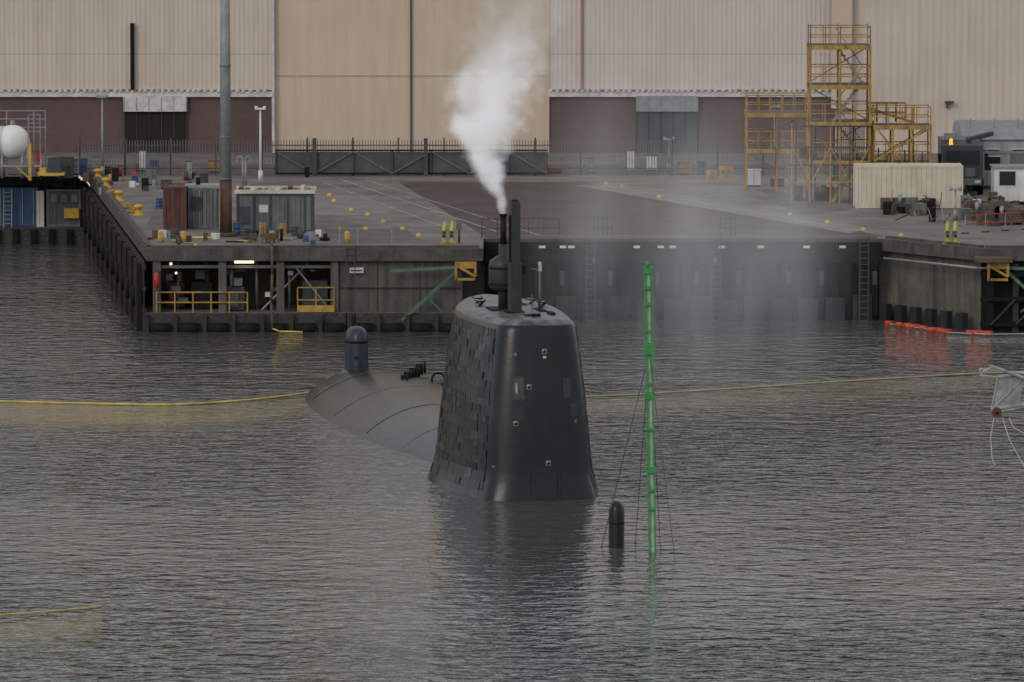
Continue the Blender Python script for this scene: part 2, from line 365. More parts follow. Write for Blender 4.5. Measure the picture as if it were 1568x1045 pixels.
for i in range(4): b.box(x+.9+i*.9,x+.98+i*.9,y-.05,y+.01,ZD+.1,ZD+2.05,greyd)
b.box(x+.2,x+.7,y-.06,y,ZD+.5,ZD+1.4,greyd); b.box(x+1.2,x+1.7,y-.05,y,ZD+1.1,ZD+1.5,white); b.done()
zl=1.0
b=container('blue_container',-31.5,404.8,2.6,3,2.4,blue,z=zl,doors=True)
for dx in (0,.5): b.beam((-31.0+dx,404.3,zl),(-31.0+dx,404.7,zl+2.3),.05,galv)
for i in range(8): b.box(-31.0,-30.5,404.33+.04*i,404.37+.04*i,zl+.2+i*.27,zl+.24+i*.27,galv)
b.done()
b=container('blue_container',-34.6,405.2,2.6,3,2.2,blue,z=zl); b.done()
skg=mat('skip_green_grey',(0.09,0.105,0.095),.6,.4,1.5,streak=.4)
b=container('waste_skip',-28.4,404.7,2.1,3,2.3,skg,z=zl,trim=greyc); b.box(-27.3,-26.4,404.4,404.69,zl+.55,zl+1.15,yel)
for i in range(3): b.box(-28.1+i*.6,-27.7+i*.6,404.6,404.69,zl+1.5,zl+2.0,greyc)
b.done()
x,y=(-29.0,404.6); b=container('tool_cabinet',x,y,.45,.8,2.2,cream,z=zl); b.done()
# ================= STORAGE TANK left
b=B('storage_tank'); xt=lambda px:(px-784)/25.6
cx,cy,cz=xt(14),400,ZD+2.15; r=1.05
tankw=mat('tank_white',(.72,.72,.70),.4,.12,1)
prof=[(max(.02,r*math.cos(t)),r*math.sin(t)) for t in [(-.5+i/16)*math.pi for i in range(17)]]
b.lathe((cx,cy,cz),prof,tankw,28)
b.cyl((cx-5,cy+.6,cz),(cx-.4,cy+.1,cz),r*.92,tankw,24)
for dx in (-.6,.6):
    for dy in (-.5,.5): b.cyl((cx+dx,cy+dy,ZD),(cx+dx,cy+dy,cz-.6),.08,galv,8)
b.cyl((cx,cy,cz+r-.02),(cx,cy,cz+r+.25),.15,galv); b.cyl((cx+.9,cy-.4,ZD),(cx+.9,cy-.4,cz),.05,galv); b.done()
b=B('tank_access_platform')
for px in (0,42,60):
    xx=xt(px); b.cyl((xx,402.5,ZD),(xx,402.5,ZD+3.9),.04,galv,6)
    if px: b.cyl((xx,398,ZD),(xx,398,ZD+3.9),.035,galv,6)
for z in (2.9,3.4,3.9): b.cyl((xt(-80),402.5,ZD+z),(xt(60),402.5,ZD+z),.035,galv,6)
for z in (1.0,2.9,3.4,3.9): b.cyl((xt(42),398,ZD+z),(xt(60),398,ZD+z),.03,galv,6)
b.box(xt(-80),xt(60),397.7,398.3,ZD+.8,ZD+.88,galv); b.box(xt(43),xt(47),397.5,397.6,ZD,ZD+2.2,yel)
b.beam((xt(47),397.6,ZD),(xt(25),397.6,ZD+.8),.08,yel)
b.done()
b=B('equipment_trolley')
x,y=G(78,278)
b.box(x-.8,x+.8,y,y+1,ZD+.35,ZD+.5,yel)
for dx in (-.6,.6):
    for dy in (.15,.85): b.cyl((x+dx-.06,y+dy,ZD+.2),(x+dx+.06,y+dy,ZD+.2),.2,black,12)
b.box(x-.2,x+.6,y+.1,y+.8,ZD+.5,ZD+1.4,greyd); b.cyl((x-.6,y+.4,ZD+.5),(x-.6,y+.4,ZD+1.3),.06,galv); b.box(x-.7,x-.3,y+.1,y+.5,ZD+.5,ZD+.8,yel); b.done()
for (px,py,m,ww,hh) in ((58,262,red,.3,1.2),(100,275,greyd,.9,1.3),(128,272,blue,.4,1.1),(205,277,orange,.22,.6),(232,284,greyc,.6,1.0),(184,270,red,.25,.6),(328,265,yels,.7,.7),(438,266,yels,.6,.7),(218,262,white,.35,1.2),(236,262,blue,.5,.6),(573,268,greyc,.4,1.0),(640,268,greyc,.3,.9),(965,262,white,.5,1.2),(998,262,white,.6,.9),(112,268,greyc,.5,.9),(146,264,galv,.4,.9),(500,268,red,.2,.5),(850,266,red,.9,.3),(1048,268,yels,.8,.7),(905,266,galv,.4,.9),(1215,298,greyc,.4,.8),(268,300,greyd,.5,.5),(290,276,galv,.3,1.1),(254,290,timber,.6,.5),(222,292,dark,.4,.7),(312,288,greyd,.5,.8),(88,264,blue,.3,.9),(470,272,dark,.3,.6),(176,278,dark,.4,.8),(1075,268,greyd,.5,.8),(1190,286,timber,.8,.4)):
    x,y=G(px,py); b=B('equipment_cabinet'); b.box(x-ww/2,x+ww/2,y,y+ww,ZD+.08,ZD+hh,m); b.box(x-ww/2-.03,x+ww/2+.03,y-.03,y+ww+.03,ZD+hh,ZD+hh+.05,greyd)
    b.box(x-ww/2+.03,x+ww/2-.03,y+.03,y+ww-.03,ZD,ZD+.08,black); b.box(x-ww*.38,x+ww*.38,y-.015,y,ZD+.2,ZD+max(.22,hh-.12),m); b.box(x+ww*.2,x+ww*.27,y-.05,y-.016,ZD+hh*.5,ZD+hh*.6,black); b.done(.01)
# small loose gear on the left pier (one object)
b=B('loose_dockside_gear')
R2=random.Random(21)
for i in range(60):
    if i<34: px,py=R2.uniform(228,500),R2.uniform(362,377)
    else: px,py=R2.uniform(120,300),R2.uniform(262,300)
    if 325<px<370 and py>355: continue
    x,y=G(px,py); ww=R2.uniform(.12,.45); hh=R2.uniform(.08,.5)
    mm=R2.choice([greyd,dark,timber,rust,greyc,galv,yels,blue,dark,white])
    if i%3: b.box(x-ww/2,x+ww/2,y,y+ww,ZD+.001,ZD+hh,mm,rot=R2.uniform(-.5,.5))
    else: b.cyl((x,y,ZD),(x,y,ZD+hh*1.3),ww*.4,mm,10)
for i in range(10):
    x,y=G(R2.uniform(240,500),R2.uniform(364,376)); b.cyl((x,y,ZD+.06),(x+R2.uniform(-1.5,1.5),y+R2.uniform(-.3,.3),ZD+.08),.04,R2.choice([black,rope,galv]),6)
for px in (520,548,600,660):
    x,y=G(px,376); b.cyl((x,y,ZD),(x,y,ZD+.8),.025,galv,6)
b.done()
# ================= bollards
def bollard(px,py,s=1,m=yel):
    x,y=G(px,py); b=B('mooring_bollard'); b.lathe((x,y,ZD),[(.42*s,0),(.42*s,.06),(.26*s,.1),(.2*s,.3*s+.1),(.22*s,.5*s),(.36*s,.6*s),(.38*s,.72*s),(.25*s,.82*s),(.02,.86*s)],m,16); b.done()
for p in ((163,288),(182,308),(212,330),(150,274)): bollard(*p,s=.72)
b=B('coiled_hose')
for (px,py) in ((172,298),(196,319),(206,326)):
    x,y=G(px,py)
    for kk in range(3):
        n=14;R0=.34-.05*kk
        for i in range(n):
            t0=2*math.pi*i/n;t1=2*math.pi*(i+1)/n; b.cyl((x+R0*math.cos(t0),y+R0*math.sin(t0),ZD+.06+.08*kk),(x+R0*math.cos(t1),y+R0*math.sin(t1),ZD+.06+.08*kk),.05,yels,6,cap=False)
b.done()
for p in ((246,372),(281,372),(532,372)):
    x,y=G(*p); b=B('bollard_post'); b.cyl((x,y,ZD),(x,y,ZD+.5),.15,yel,14,.14); b.lathe((x,y,ZD+.5),[(.15,0),(.13,.07),(.02,.11)],yel,14); b.done()
b=B('deck_marker_studs')
for p in ((512,309),(538,323),(563,330),(587,341),(616,352),(641,362),(505,300),(1010,303),(1210,330),(1267,342),(1322,353),(1380,362),(300,378),(928,283),(953,287),(520,352),(560,352)):
    x,y=G(*p); b.lathe((x,y,ZD),[(.15,0),(.14,.07),(.09,.15),(.02,.17)],yel,10)
b.done()
def hook(px,py):
    x,y=G(px,py); b=B('quick_release_mooring_hook')
    b.box(x-.45,x+.45,y-.4,y+.4,ZD,ZD+.1,yels)
    for dx in (-.22,.18):
        b.box(x+dx-.1,x+dx+.1,y-.3,y+.3,ZD+.1,ZD+.65,hivis); b.cyl((x+dx,y-.35,ZD+.65),(x+dx+.05,y+.1,ZD+1.15),.12,hivis,10,.08)
        b.cyl((x+dx,y-.35,ZD+.6),(x+dx,y-.7,ZD+.45),.09,greyd); b.cyl((x+dx-.12,y,ZD+.4),(x+dx+.12,y,ZD+.4),.14,yels,12)
    b.cyl((x-.1,y,ZD+.6),(x-.25,y,ZD+1.4),.035,galv); b.box(x-.42,x-.15,y-.1,y+.1,ZD+1.35,ZD+1.48,galv); b.done()
hook(686,374); hook(1456,374)
def stand(px,py,m,hh=.9,ww=.45):
    x,y=G(px,py); b=B('work_stand')
    for dx in (-ww/2,ww/2):
        b.beam((x+dx,y-.2,ZD),(x+dx*.6,y,ZD+hh),.07,m); b.beam((x+dx,y+.3,ZD),(x+dx*.6,y,ZD+hh),.07,m)
    b.box(x-ww/2,x+ww/2,y-.08,y+.1,ZD+hh-.25,ZD+hh,m); b.box(x-ww*.4,x+ww*.4,y-.14,y-.09,ZD+.2,ZD+.5,m); b.done()
stand(402,366,yels,.85,.35); stand(433,366,yels,.8,.35); stand(414,372,timber,.5,.9); stand(1112,280,yels,1.0,.9); stand(1090,280,yels,.75,.7); stand(388,372,timber,.4,.5)
def barrel(px,py,m,r=.29,hh=.88,z=ZD):
    x,y=G(px,py); b=B('oil_drum'); b.lathe((x,y,z),[(r,0),(r,.02),(r*.97,.03),(r*.97,hh*.33),(r*1.03,hh*.35),(r*.97,hh*.37),(r*.97,hh*.66),(r*1.03,hh*.68),(r*.97,hh*.7),(r*.97,hh-.02),(r,hh)],m,16); b.done()
barrel(363,362,blue,.2,.7); barrel(375,364,greyd,.25,.5); barrel(452,362,greyd,.2,.5); barrel(330,366,white,.25,.3); barrel(244,320,blue,.2,.6)
barrel(1282,300,red,.25,.7); barrel(1496,322,white,.25,.6); barrel(268,366,greyd,.25,.5)
x,y=G(1154,286); b=B('site_cabinet'); b.box(x-.42,x+.42,y,y+.5,ZD+.08,ZD+.95,white); b.box(x-.45,x+.45,y-.03,y+.53,ZD+.95,ZD+1.02,white); b.box(x-.01,x+.01,y-.02,y,ZD+.12,ZD+.9,greyd); b.box(x-.4,x+.4,y+.04,y+.45,ZD,ZD+.08,dark); b.done(.01)
def ring(b,c,R,r,m):
    n=20;pts=[(c[0]+R*math.cos(2*math.pi*i/n),c[1],c[2]+R*math.sin(2*math.pi*i/n)) for i in range(n)]
    for i in range(n): b.cyl(pts[i],pts[(i+1)%n],r,[m,m,m,white][i%4] if m==red else m,8,cap=False)
x,y=G(1278,306); b=B('life_ring_stand'); b.box(x-.04,x+.04,y,y+.08,ZD,ZD+1.4,white); b.box(x-.45,x+.45,y-.03,y-.005,ZD+.5,ZD+1.4,white); ring(b,(x,y-.1,ZD+.95),.3,.07,red); b.done()
# ================= ALCOVE fittings in left pier
b=B('walkway_railing')
def rail(b,p0,p1,hh,m,n,rr=.035):
    p0=Vector(p0);p1=Vector(p1)
    for i in range(n+1):
        p=p0.lerp(p1,i/n); b.cyl(p,p+Vector((0,0,hh)),rr,m,6)
    for zz in (hh,hh*.5): b.cyl(p0+Vector((0,0,zz)),p1+Vector((0,0,zz)),rr,m,6)
rail(b,(-18.4,343.1,.96),(-13.7,343.1,.96),1.05,yels,5,.04); rail(b,(-11.1,343.1,.96),(-9.2,343.1,.96),1.3,yels,2); b.box(-11.1,-9.2,342.95,343.0,1.0,1.35,yels)
rail(b,(-18.4,343.1,.96),(-18.4,347.5,.96),1.05,yels,3); b.done()
b=B('alcove_pipework')
for (x0,m,r) in ((-17.4,galv,.08),(-15.9,timber,.14),(-14.6,galv,.1),(-13.3,galv,.08),(-12.6,dark,.15),(-11.6,galv,.06)):
    b.cyl((x0,345+random.random(),.96),(x0,345,3.6),r,m,10)
b.beam((-13,344.5,1),(-10.6,344.5,3.4),.08,galv); b.beam((-11.2,344.2,3.2),(-9.6,344.2,1.2),.08,galv)
b.box(-14.9,-13.9,344.2,345,1,2.2,greyd); b.box(-14.75,-14.2,344.1,344.19,1.2,2.0,greyc); b.box(-16.7,-15.6,345,346,1,2.4,dark)
b.box(-10.9,-9.6,344.6,345.4,1,2.5,greyd); b.box(-18,-17.1,346,347,1,2.3,timber)
b.box(-18.3,-9.2,344.0,344.12,3.2,3.35,galv)
b.cyl((-14.5,344.4,1),(-14.5,344.4,1.9),.25,greyc,12)
for i in range(16):
    xx=random.uniform(-18,-9.5); zz=random.uniform(1,3); b.box(xx,xx+random.uniform(.1,.6),344.5,344.9,zz,zz+random.uniform(.1,.5),random.choice([greyc,greyd,timber,rust,white,galv]))
b.done()
for (px,py,hw,hz) in ((374,401,.5,.05),(262,404,.05,.05),(270,418,.04,.04)):
    b=B('bulkhead_lamp'); x,z=atd(px,py,344); b.box(x-hw,x+hw,343.7,343.85,z-hz,z+hz,lampw); b.box(x-hw-.05,x+hw+.05,343.86,343.95,z-hz-.05,z+hz+.05,greyd); b.done()
b=B('life_ring_locker'); x,z=atd(240,428,343); b.lathe((x,342.8,z-.4),[(.05,0),(.14,.08),(.16,.4),(.14,.7),(.03,.8)],red,12); b.box(x-.05,x+.05,342.9,343.1,z-.6,z+.5,greyd); b.done()
b=B('hanging_hose')
x,z=atd(416,375,342.6); pts=[(x,343.6,ZD+.3),(x,342.7,ZD+.2),(x+.03,342.5,3),(x-.02,342.5,1.5),(x+.02,342.4,.2),(x+.4,342.3,.05),(x+1.6,342.2,.03)]
for a,c in zip(pts[:-1],pts[1:]): b.cyl(a,c,.07 if c[2]>.1 else .045,timber if a[2]>1 else rope,8)
b.done()
b=B('wall_sign'); x,z=atd(546,414,343.3); b.box(x-.36,x+.36,343.2,343.28,z-.14,z+.14,white); b.box(x-.3,x+.3,343.185,343.199,z-.05,z+.02,greyd); b.done()
def bracket(xc,y,flip):
    b=B('fender_bracket'); s=-1 if flip else 1
    b.box(xc-.55,xc+.55,y-.75,y+.0,3.3,3.62,yels)
    b.beam((xc-.5,y-.8,2.7),(xc-.5,y-.8,3.6),.13,yels); b.beam((xc+.5,y-.8,2.9),(xc+.5,y-.8,3.6),.13,yels)
    b.beam((xc-.5,y-.8,3.5),(xc+.5,y-.8,2.9),.13,yels); b.beam((xc-.5,y-.8,2.75),(xc+.5,y-.8,2.75),.13,yels)
    b.beam((xc-s*.3,y-.5,3.3),(xc-s*3.3,y-.45,.6),.15,green); b.beam((xc-s*.3,y-.5,3.35),(xc-s*3.9,y-.45,3.15),.15,green)
    b.beam((xc-s*2.0,y-.45,1.8),(xc-s*1.2,y-.2,1.0),.1,green)
    b.done()
bracket(-2.4,343.2,False); bracket(25.1,RB[1]-.1,True)
b=B('fender_plates')  # small white and grey plates on the far dock wall
for px in (862,875,975,1012,1030,1165,1235,1290,830,1105):
    x,z=atd(px,378,349.4); b.box(x-.17,x+.17,349.38,349.46,z-.08,z+.05,white)
for px in (910,1095):
    x,z=atd(px,400,349.4); b.box(x-.08,x+.08,349.34,349.4,z-.1,z+.2,greyc)
b.done()
b=B('quay_ladder')
for x0 in (3.9,10.5,18.3,-8.6):
    yy=349.2 if x0>0 else 342.9
    for dx in (0,.45): b.box(x0+dx,x0+dx+.05,yy,yy+.06,-.5,ZD+.2,greyd)
    for i in range(14): b.box(x0+.05,x0+.45,yy+.01,yy+.04,i*.33,i*.33+.04,greyd)
b.done()
b=B('fender_frame')
for i in range(9):
    x=24.6+i*1.3; b.box(x,x+.3,RB[1]-.4,RB[1]-.01,-1,3.5,timberd if i%2 else black)
    b.beam((x+.15,RB[1]-.6,.4),(x+1.4,RB[1]-.6,1.7),.1,timberd)
for z in (.3,1.6,2.9): b.box(24.2,60,RB[1]-.55,RB[1]-.41,z,z+.22,black)
b.box(24.3,60,RB[1]+.3,RB[1]+.45,-.5,3.6,dark)
b.box(23.9,25.8,RB[1]-1.2,RB[1]-.05,3.655,3.9,timber)
d0=Vector((19.6,349.9)); d1=Vector((RB[0]-.1,RB[1]-.05))
for i in range(6):
    p=d0.lerp(d1,(i+.4)/6.2); b.box(p.x-.5,p.x+.12,p.y-.25,p.y+.1,-1,0.9,fpan,rot=math.atan2((d1-d0).y,(d1-d0).x))
b.done()
b=B('quay_service_pipe'); b.cyl((19.6,349.4,3.3),(RB[0]-.1,RB[1]-.25,3.3),.07,galv); b.cyl((RB[0]-.1,RB[1]-.25,3.3),(50,RB[1]-.7,3.3),.06,galv); b.done()
b=B('oil_boom_floats')
for (a,c) in ((1362,497),(1377,499),(1390,500),(1400,502),(1413,504),(1428,507),(1440,508),(1449,510),(1484,511),(1496,512),(1510,512)):
    x,y=site(a,c,0); w_=.2+random.uniform(-.05,.12); b.cyl((x-w_,y,.07),(x+w_,y+random.uniform(-.3,.3),.07),.12,orange,10)
b.done()
b=B('float_line'); pr=None
for (a,c) in ((1355,496),(1400,502),(1450,510),(1510,513),(1600,512)):
    x,y=site(a,c,0)
    if pr: b.cyl(pr,(x,y,.03),.02,ropew,6)
    pr=(x,y,.03)
b.done()
# ================= SCAFFOLD STAIR TOWER
b=B('scaffold_stair_tower')
def frame(b,x0,x1,y0,y1,levels,top,m,nx=1,r=.055,brace=True,base=ZD):
    xs=[x0+(x1-x0)*i/nx for i in range(nx+1)]
    for xx in xs:
        for yy in (y0,y1): b.cyl((xx,yy,base),(xx,yy,base+top),r,m,6)
    for lv in levels:
        b.box(x0-.05,x1+.05,y0-.05,y1+.05,base+lv-.06,base+lv,greyd)
        for yy in (y0-.06,y1+.06): b.box(x0-.08,x1+.08,yy-.05,yy+.05,base+lv-.22,base+lv+.02,m)
        for zz in (.5,1.05):
            for yy in (y0,y1): b.cyl((x0,yy,base+lv+zz),(x1,yy,base+lv+zz),.03,m,6)
            for xx in (x0,x1): b.cyl((xx,y0,base+lv+zz),(xx,y1,base+lv+zz),.03,m,6)
        n=max(2,int((x1-x0)/.7))
        for i in range(n+1):
            xx=x0+(x1-x0)*i/n; b.cyl((xx,y0,base+lv),(xx,y0,base+lv+1.05),.03,m,6); b.cyl((xx,y1,base+lv),(xx,y1,base+lv+1.05),.03,m,6)
    if brace:
        lv=[0]+sorted(levels)
        for i in range(len(lv)-1):
            a,c=(x0,x1) if i%2 else (x1,x0)
            b.cyl((a,y1,base+lv[i]),(c,y1,base+lv[i+1]-.2),.035,m,6); b.cyl((x0,y0,base+lv[i]),(x0,y1,base+lv[i+1]),.035,m,6)
x0,x1=16.95,20.35; y0,y1=377.5,380.5
lv=[2.4,4.6,6.7,8.95]
frame(b,x0,x1,y0,y1,lv,9.0,yels,nx=2,r=.06)
for xx in (x0,x1,(x0+x1)/2):
    for yy in (y0,y1): b.cyl((xx,yy,ZD+8.95),(xx,yy,ZD+10.1),.035,greyc,6)
zz=[0]+lv
for i in range(4):
    a,c=(x0+1.3,x1-.5) if i%2==0 else (x1-.3,x0+1.5)
    for yy in (378.0+.9*(i%2),378.8+.9*(i%2)): b.beam((a,yy,ZD+zz[i]),(c,yy,ZD+zz[i+1]),.09,galv if i>1 else yels)
    for k2 in range(9):
        t=(k2+.5)/9; xx=a+(c-a)*t; z_=ZD+zz[i]+(zz[i+1]-zz[i])*t; b.box(xx-.13,xx+.13,378.0+.9*(i%2),378.8+.9*(i%2),z_-.02,z_+.02,galv)
    b.cyl((a,378.0+.9*(i%2),ZD+zz[i]+.95),(c,378.0+.9*(i%2),ZD+zz[i+1]+.95),.03,galv if i>1 else yels,6)
for i in range(5):
    xx=15.9+i*1.1; b.cyl((xx,377.2,ZD),(xx,377.2,ZD+4.5),.05,rust if i%2 else yels,6); b.cyl((xx+.4,381,ZD),(xx+.4,381,ZD+4.5),.05,rust,6)
for z in (1.2,2.2,3.2,4.4): b.cyl((15.8,377.15,ZD+z),(20.5,377.15,ZD+z),.05,rust if z>2 else yels,6)
for i in range(4): b.cyl((15.9+i*1.1,377.1,ZD+(1.2 if i%2 else 3.2)),(17+i*1.1,377.1,ZD+(3.2 if i%2 else 1.2)),.04,yels,6)
for i in range(14): b.cyl((18.6+.12*i,379+.1*i,ZD+2.4),(18.6+.12*i,379+.1*i,ZD+4.4),.03,rust,5)
for i in range(12):
    xx=random.uniform(16,20.2); b.box(xx,xx+random.uniform(.2,.6),379.5,380,ZD+(2.42 if i%3==0 else 0),ZD+(random.uniform(2.6,3.4) if i%3==0 else random.uniform(.3,.9)),random.choice([rust,greyd,timber]))
b.done()
b=B('scaffold_platform'); frame(b,20.6,23.8,377.6,380,[2.3,4.4],4.4,yels,nx=3)
b.beam((20.6,377.5,ZD+2.4),(23.8,377.5,ZD+4.3),.1,yels); b.beam((22.2,377.5,ZD+2.4),(20.7,377.5,ZD+4.3),.1,yels)
for i in range(6): b.cyl((20.9+i*.5,378.6,ZD),(20.9+i*.5,378.6,ZD+2.2+random.random()),.04,rust,5)
b.done()
b=B('scaffold_platform'); frame(b,13.7,17.2,387,389.5,[2.5,4.6],4.6,yels,nx=2,r=.045); b.done()
b=B('access_stairs')
for yy in (381,382): b.beam((20.5,yy,ZD+5.2),(23,yy,ZD+4.4),.1,yels); rail(b,(20.4,yy,ZD+4.4),(22.6,yy,ZD+4.4),1.1,yels,4)
for i in range(8): b.box(20.6+i*.3,20.85+i*.3,381,382,ZD+5.1-i*.1,ZD+5.14-i*.1,galv)
for xx in (20.5,23):
    for yy in (381,382): b.cyl((xx,yy,ZD),(xx,yy,ZD+5.3),.05,yels)
b.done()
# ================= right side
b=B('workshop_cabin'); y0=390
cabw=mat('cabin_pale',(.36,.37,.37),.6,.2,1,streak=.4)
b.box(26.6,40,y0,y0+8,ZD,ZD+2.9,cabw)
n=8
for i in range(n):
    t0=math.pi*i/n; t1=math.pi*(i+1)/n
    p=lambda t:(y0+4-4.2*math.cos(t), ZD+2.9+.9*math.sin(t))
    a=p(t0);c=p(t1); b.face([(26.4,a[0],a[1]),(40,a[0],a[1]),(40,c[0],c[1]),(26.4,c[0],c[1])],galv)
b.face([(26.4,p(math.pi*i/n)[0],p(math.pi*i/n)[1]) for i in range(n+1)],cabw)
for xx in (27.2,29.4,31.6): b.box(xx,xx+1.4,y0-.03,y0-.001,ZD+1.2,ZD+2.3,glass); b.box(xx-.05,xx+1.45,y0-.05,y0-.031,ZD+2.3,ZD+2.36,white); b.box(xx+.68,xx+.72,y0-.05,y0-.031,ZD+1.2,ZD+2.3,white)
for i in range(26): b.box(26.7+i*.5,26.74+i*.5,y0-.025,y0-.002,ZD+.1,ZD+1.15,greyd)
for i in range(9): b.cyl((27+i*1.4,y0+1,ZD+3.3),(27+i*1.4,y0+1,ZD+4.1),.03,galv,6)
b.done()
b=B('crane_truck'); x,y=24.9,384
b.box(x,x+2.4,y,y+6,ZD+.6,ZD+.95,dark)
for xx in (x,x+2.1):
    for yy in (y+.9,y+4,y+5.2): b.cyl((xx,yy,ZD+.5),(xx+.3,yy,ZD+.5),.5,black,16)
b.box(x+.05,x+2.35,y,y+1.9,ZD+.95,ZD+2.9,greyd); b.box(x+.25,x+2.15,y-.03,y-.001,ZD+1.8,ZD+2.6,glass); b.box(x+.1,x+2.3,y-.1,y-.0,ZD+.6,ZD+1.0,greyc)
for xx in (x+.2,x+1.85): b.box(xx,xx+.35,y-.12,y-.1,ZD+.72,ZD+.9,white)
b.box(x-.25,x-.05,y+.1,y+.2,ZD+1.7,ZD+2.4,black); b.box(x+2.45,x+2.65,y+.1,y+.2,ZD+1.7,ZD+2.4,black)
b.box(x+.3,x+.8,y-.06,y-.031,ZD+1.1,ZD+1.7,white); b.box(x+.1,x+2.3,y+2.1,y+5.9,ZD+.95,ZD+3.1,greyc); b.box(x+1.3,x+1.9,y-.06,y-.031,ZD+1.1,ZD+1.6,greyc)
b.beam((x+1.6,y+2,ZD+3.1),(x+3.2,y+5,ZD+3.3),.25,greyd)
b.lathe((x+.55,y+.9,ZD+2.9),[(.12,0),(.12,.05),(.1,.1),(.1,.3),(.02,.36)],lampa,10)
b.box(x+.2,x+1,y+2,y+2.05,ZD+3.1,ZD+3.5,galv)
b.done()
def cabin(x,y,w_,d,hh,m):
    b=B('portable_cabin'); b.box(x,x+w_,y,y+d,ZD+.2,ZD+hh,m); b.box(x-.08,x+w_+.08,y-.08,y+d+.08,ZD+hh+.001,ZD+hh+.12,galv)
    for xx in (x+.1,x+w_-.4):
        for yy in (y+.1,y+d-.4): b.box(xx,xx+.3,yy,yy+.3,ZD,ZD+.2,greyd)
    n=int(w_/.3)
    for i in range(n): b.box(x+.1+i*.3,x+.22+i*.3,y-.02,y-.001,ZD+.25,ZD+hh-.05,m)
    b.box(x+.3,x+1.2,y-.05,y-.021,ZD+1.1,ZD+1.9,glass); b.box(x+.25,x+1.25,y-.045,y-.03,ZD+1.03,ZD+1.095,white); b.box(x+.25,x+1.25,y-.045,y-.03,ZD+1.905,ZD+1.97,white)
    b.box(x+1.8,x+2.6,y-.05,y-.021,ZD+.22,ZD+2.05,greyc); b.box(x+2.45,x+2.52,y-.09,y-.051,ZD+1.1,ZD+1.2,black); b.box(x+1.7,x+2.7,y-.6,y-.1,ZD,ZD+.2,galv)
    b.done()
x,y=G(1522,314); cabin(x,y,5,2.4,2.05,white)
x,y=G(1500,290); cabin(x,y,6,2.4,2.1,cabw)
b=B('scrap_pallets')
for k2 in range(100):
    px=random.uniform(1352,1568) ; py=random.uniform(316,348)
    if px<1420: py=random.uniform(318,332)
    if px>1430 and px<1475: continue
    x,y=G(px,py); ww=random.uniform(.2,.7); hh=random.uniform(.1,.85)
    b.box(x-ww/2,x+ww/2,y,y+ww,ZD+.001,ZD+hh,random.choice([greyd,rust,timber,greyc,dark,dark,timber,rust,green]),rot=random.uniform(-.6,.6))
for k2 in range(34):
    x,y=G(random.uniform(1360,1560),random.uniform(318,345)); b.beam((x,y,ZD+.1),(x+random.uniform(-1,1),y+random.uniform(-.6,.6),ZD+random.uniform(.3,1.3)),.05,random.choice([rust,galv,dark,yels]))
b.done()
for (px,py) in ((1392,326),(1510,338),(1548,344)):
    x,y=G(px,py); b=B('pallet_crate')
    for i in range(3): b.box(x-.75+i*.65,x-.6+i*.65,y-.5,y+.5,ZD,ZD+.12,timber)
    for i in range(7): b.box(x-.8+i*.23,x-.62+i*.23,y-.5,y+.5,ZD+.121,ZD+.15,timber)
    b.box(x-.7,x+.6,y-.4,y+.4,ZD+.151,ZD+.5,random.choice([rust,greyd])); b.box(x-.2,x+.5,y-.3,y+.3,ZD+.501,ZD+.85,random.choice([greyc,timber])); b.cyl((x-.5,y,ZD+.5),(x-.5,y,ZD+1),.12,galv); b.done()
b=B('cable_drum'); x,y=G(1530,342)
for dy in (0,.6): b.cyl((x,y+dy,ZD+.6),(x,y+dy+.08,ZD+.6),.6,timber,20)
b.cyl((x,y,ZD+.6),(x,y+.6,ZD+.6),.35,rust,16); b.done()
b=B('safety_barrier'); p0=G(1478,358); p1=G(1600,350)
for i in range(5):
    t=i/4; xx=p0[0]+(p1[0]-p0[0])*t; yy=p0[1]+(p1[1]-p0[1])*t; b.cyl((xx,yy,ZD),(xx,yy,ZD+1),.03,galv,6); b.box(xx-.2,xx+.2,yy-.1,yy+.1,ZD,ZD+.05,black)
for z in (.5,.95): b.cyl((p0[0],p0[1],ZD+z),(p1[0],p1[1],ZD+z),.03,red,6)
b.done()
post('street_lamp',1463,338,292,0.06,galv)
b=B('edge_lifebuoy_post'); x,y=G(703,372); b.cyl((x,y,ZD),(x,y,ZD+1.2),.05,greyd); b.box(x-.15,x+.15,y-.05,y+.05,ZD+.7,ZD+1.2,greyc); b.done()
b=B('quayside_handrail'); rail(b,(-1.6,350.6,ZD),(2.5,350.6,ZD),1.0,greyd,5,.025); rail(b,(4.3,350.5,ZD),(5.3,350.5,ZD),1.05,greyd,4,.025); rail(b,(11.0,350.5,ZD),(11.8,350.5,ZD),1.05,greyd,3,.025); b.done()
# ================= SUBMARINE
subm=mat('submarine_black',(0.007,0.008,0.011),0.27,0.5,0.9,bump=0.008,spec=.36,streak=.3,dirt=(.02,.021,.023))
tl=[mat('tile_black',(.007,.007,.008),.32,.4,1.5,bump=.01,spec=.3,streak=.4,dirt=(.026,.025,.025)),
    mat('tile_charcoal',(.014,.014,.015),.4,.4,1.5,bump=.012,spec=.35,streak=.5,dirt=(.042,.041,.04)),
    mat('tile_grey',(.026,.025,.025),.45,.4,1.5,bump=.012,spec=.4,streak=.5,dirt=(.065,.063,.06)),
    mat('tile_wet',(.016,.015,.016),.2,.4,1.5,bump=.015,spec=.5)]
subtop=mat('fin_top_pale_sheen',(0.12,0.122,0.128),0.4,0.95,1.8,spec=.4)  # pale mottle: salt residue plus wet sheen painted into the base colour
hullm=mat('hull_wet_black',(0.011,0.0105,0.012),0.24,0.6,0.7,bump=0.02,spec=.3)
lightp=mat('fin_fitting_light',(0.32,0.30,0.27),0.5,0.3,6)
O=Vector((1.25,265)); U=Vector((-.1733,.9849)); V=Vector((.9849,.1733))
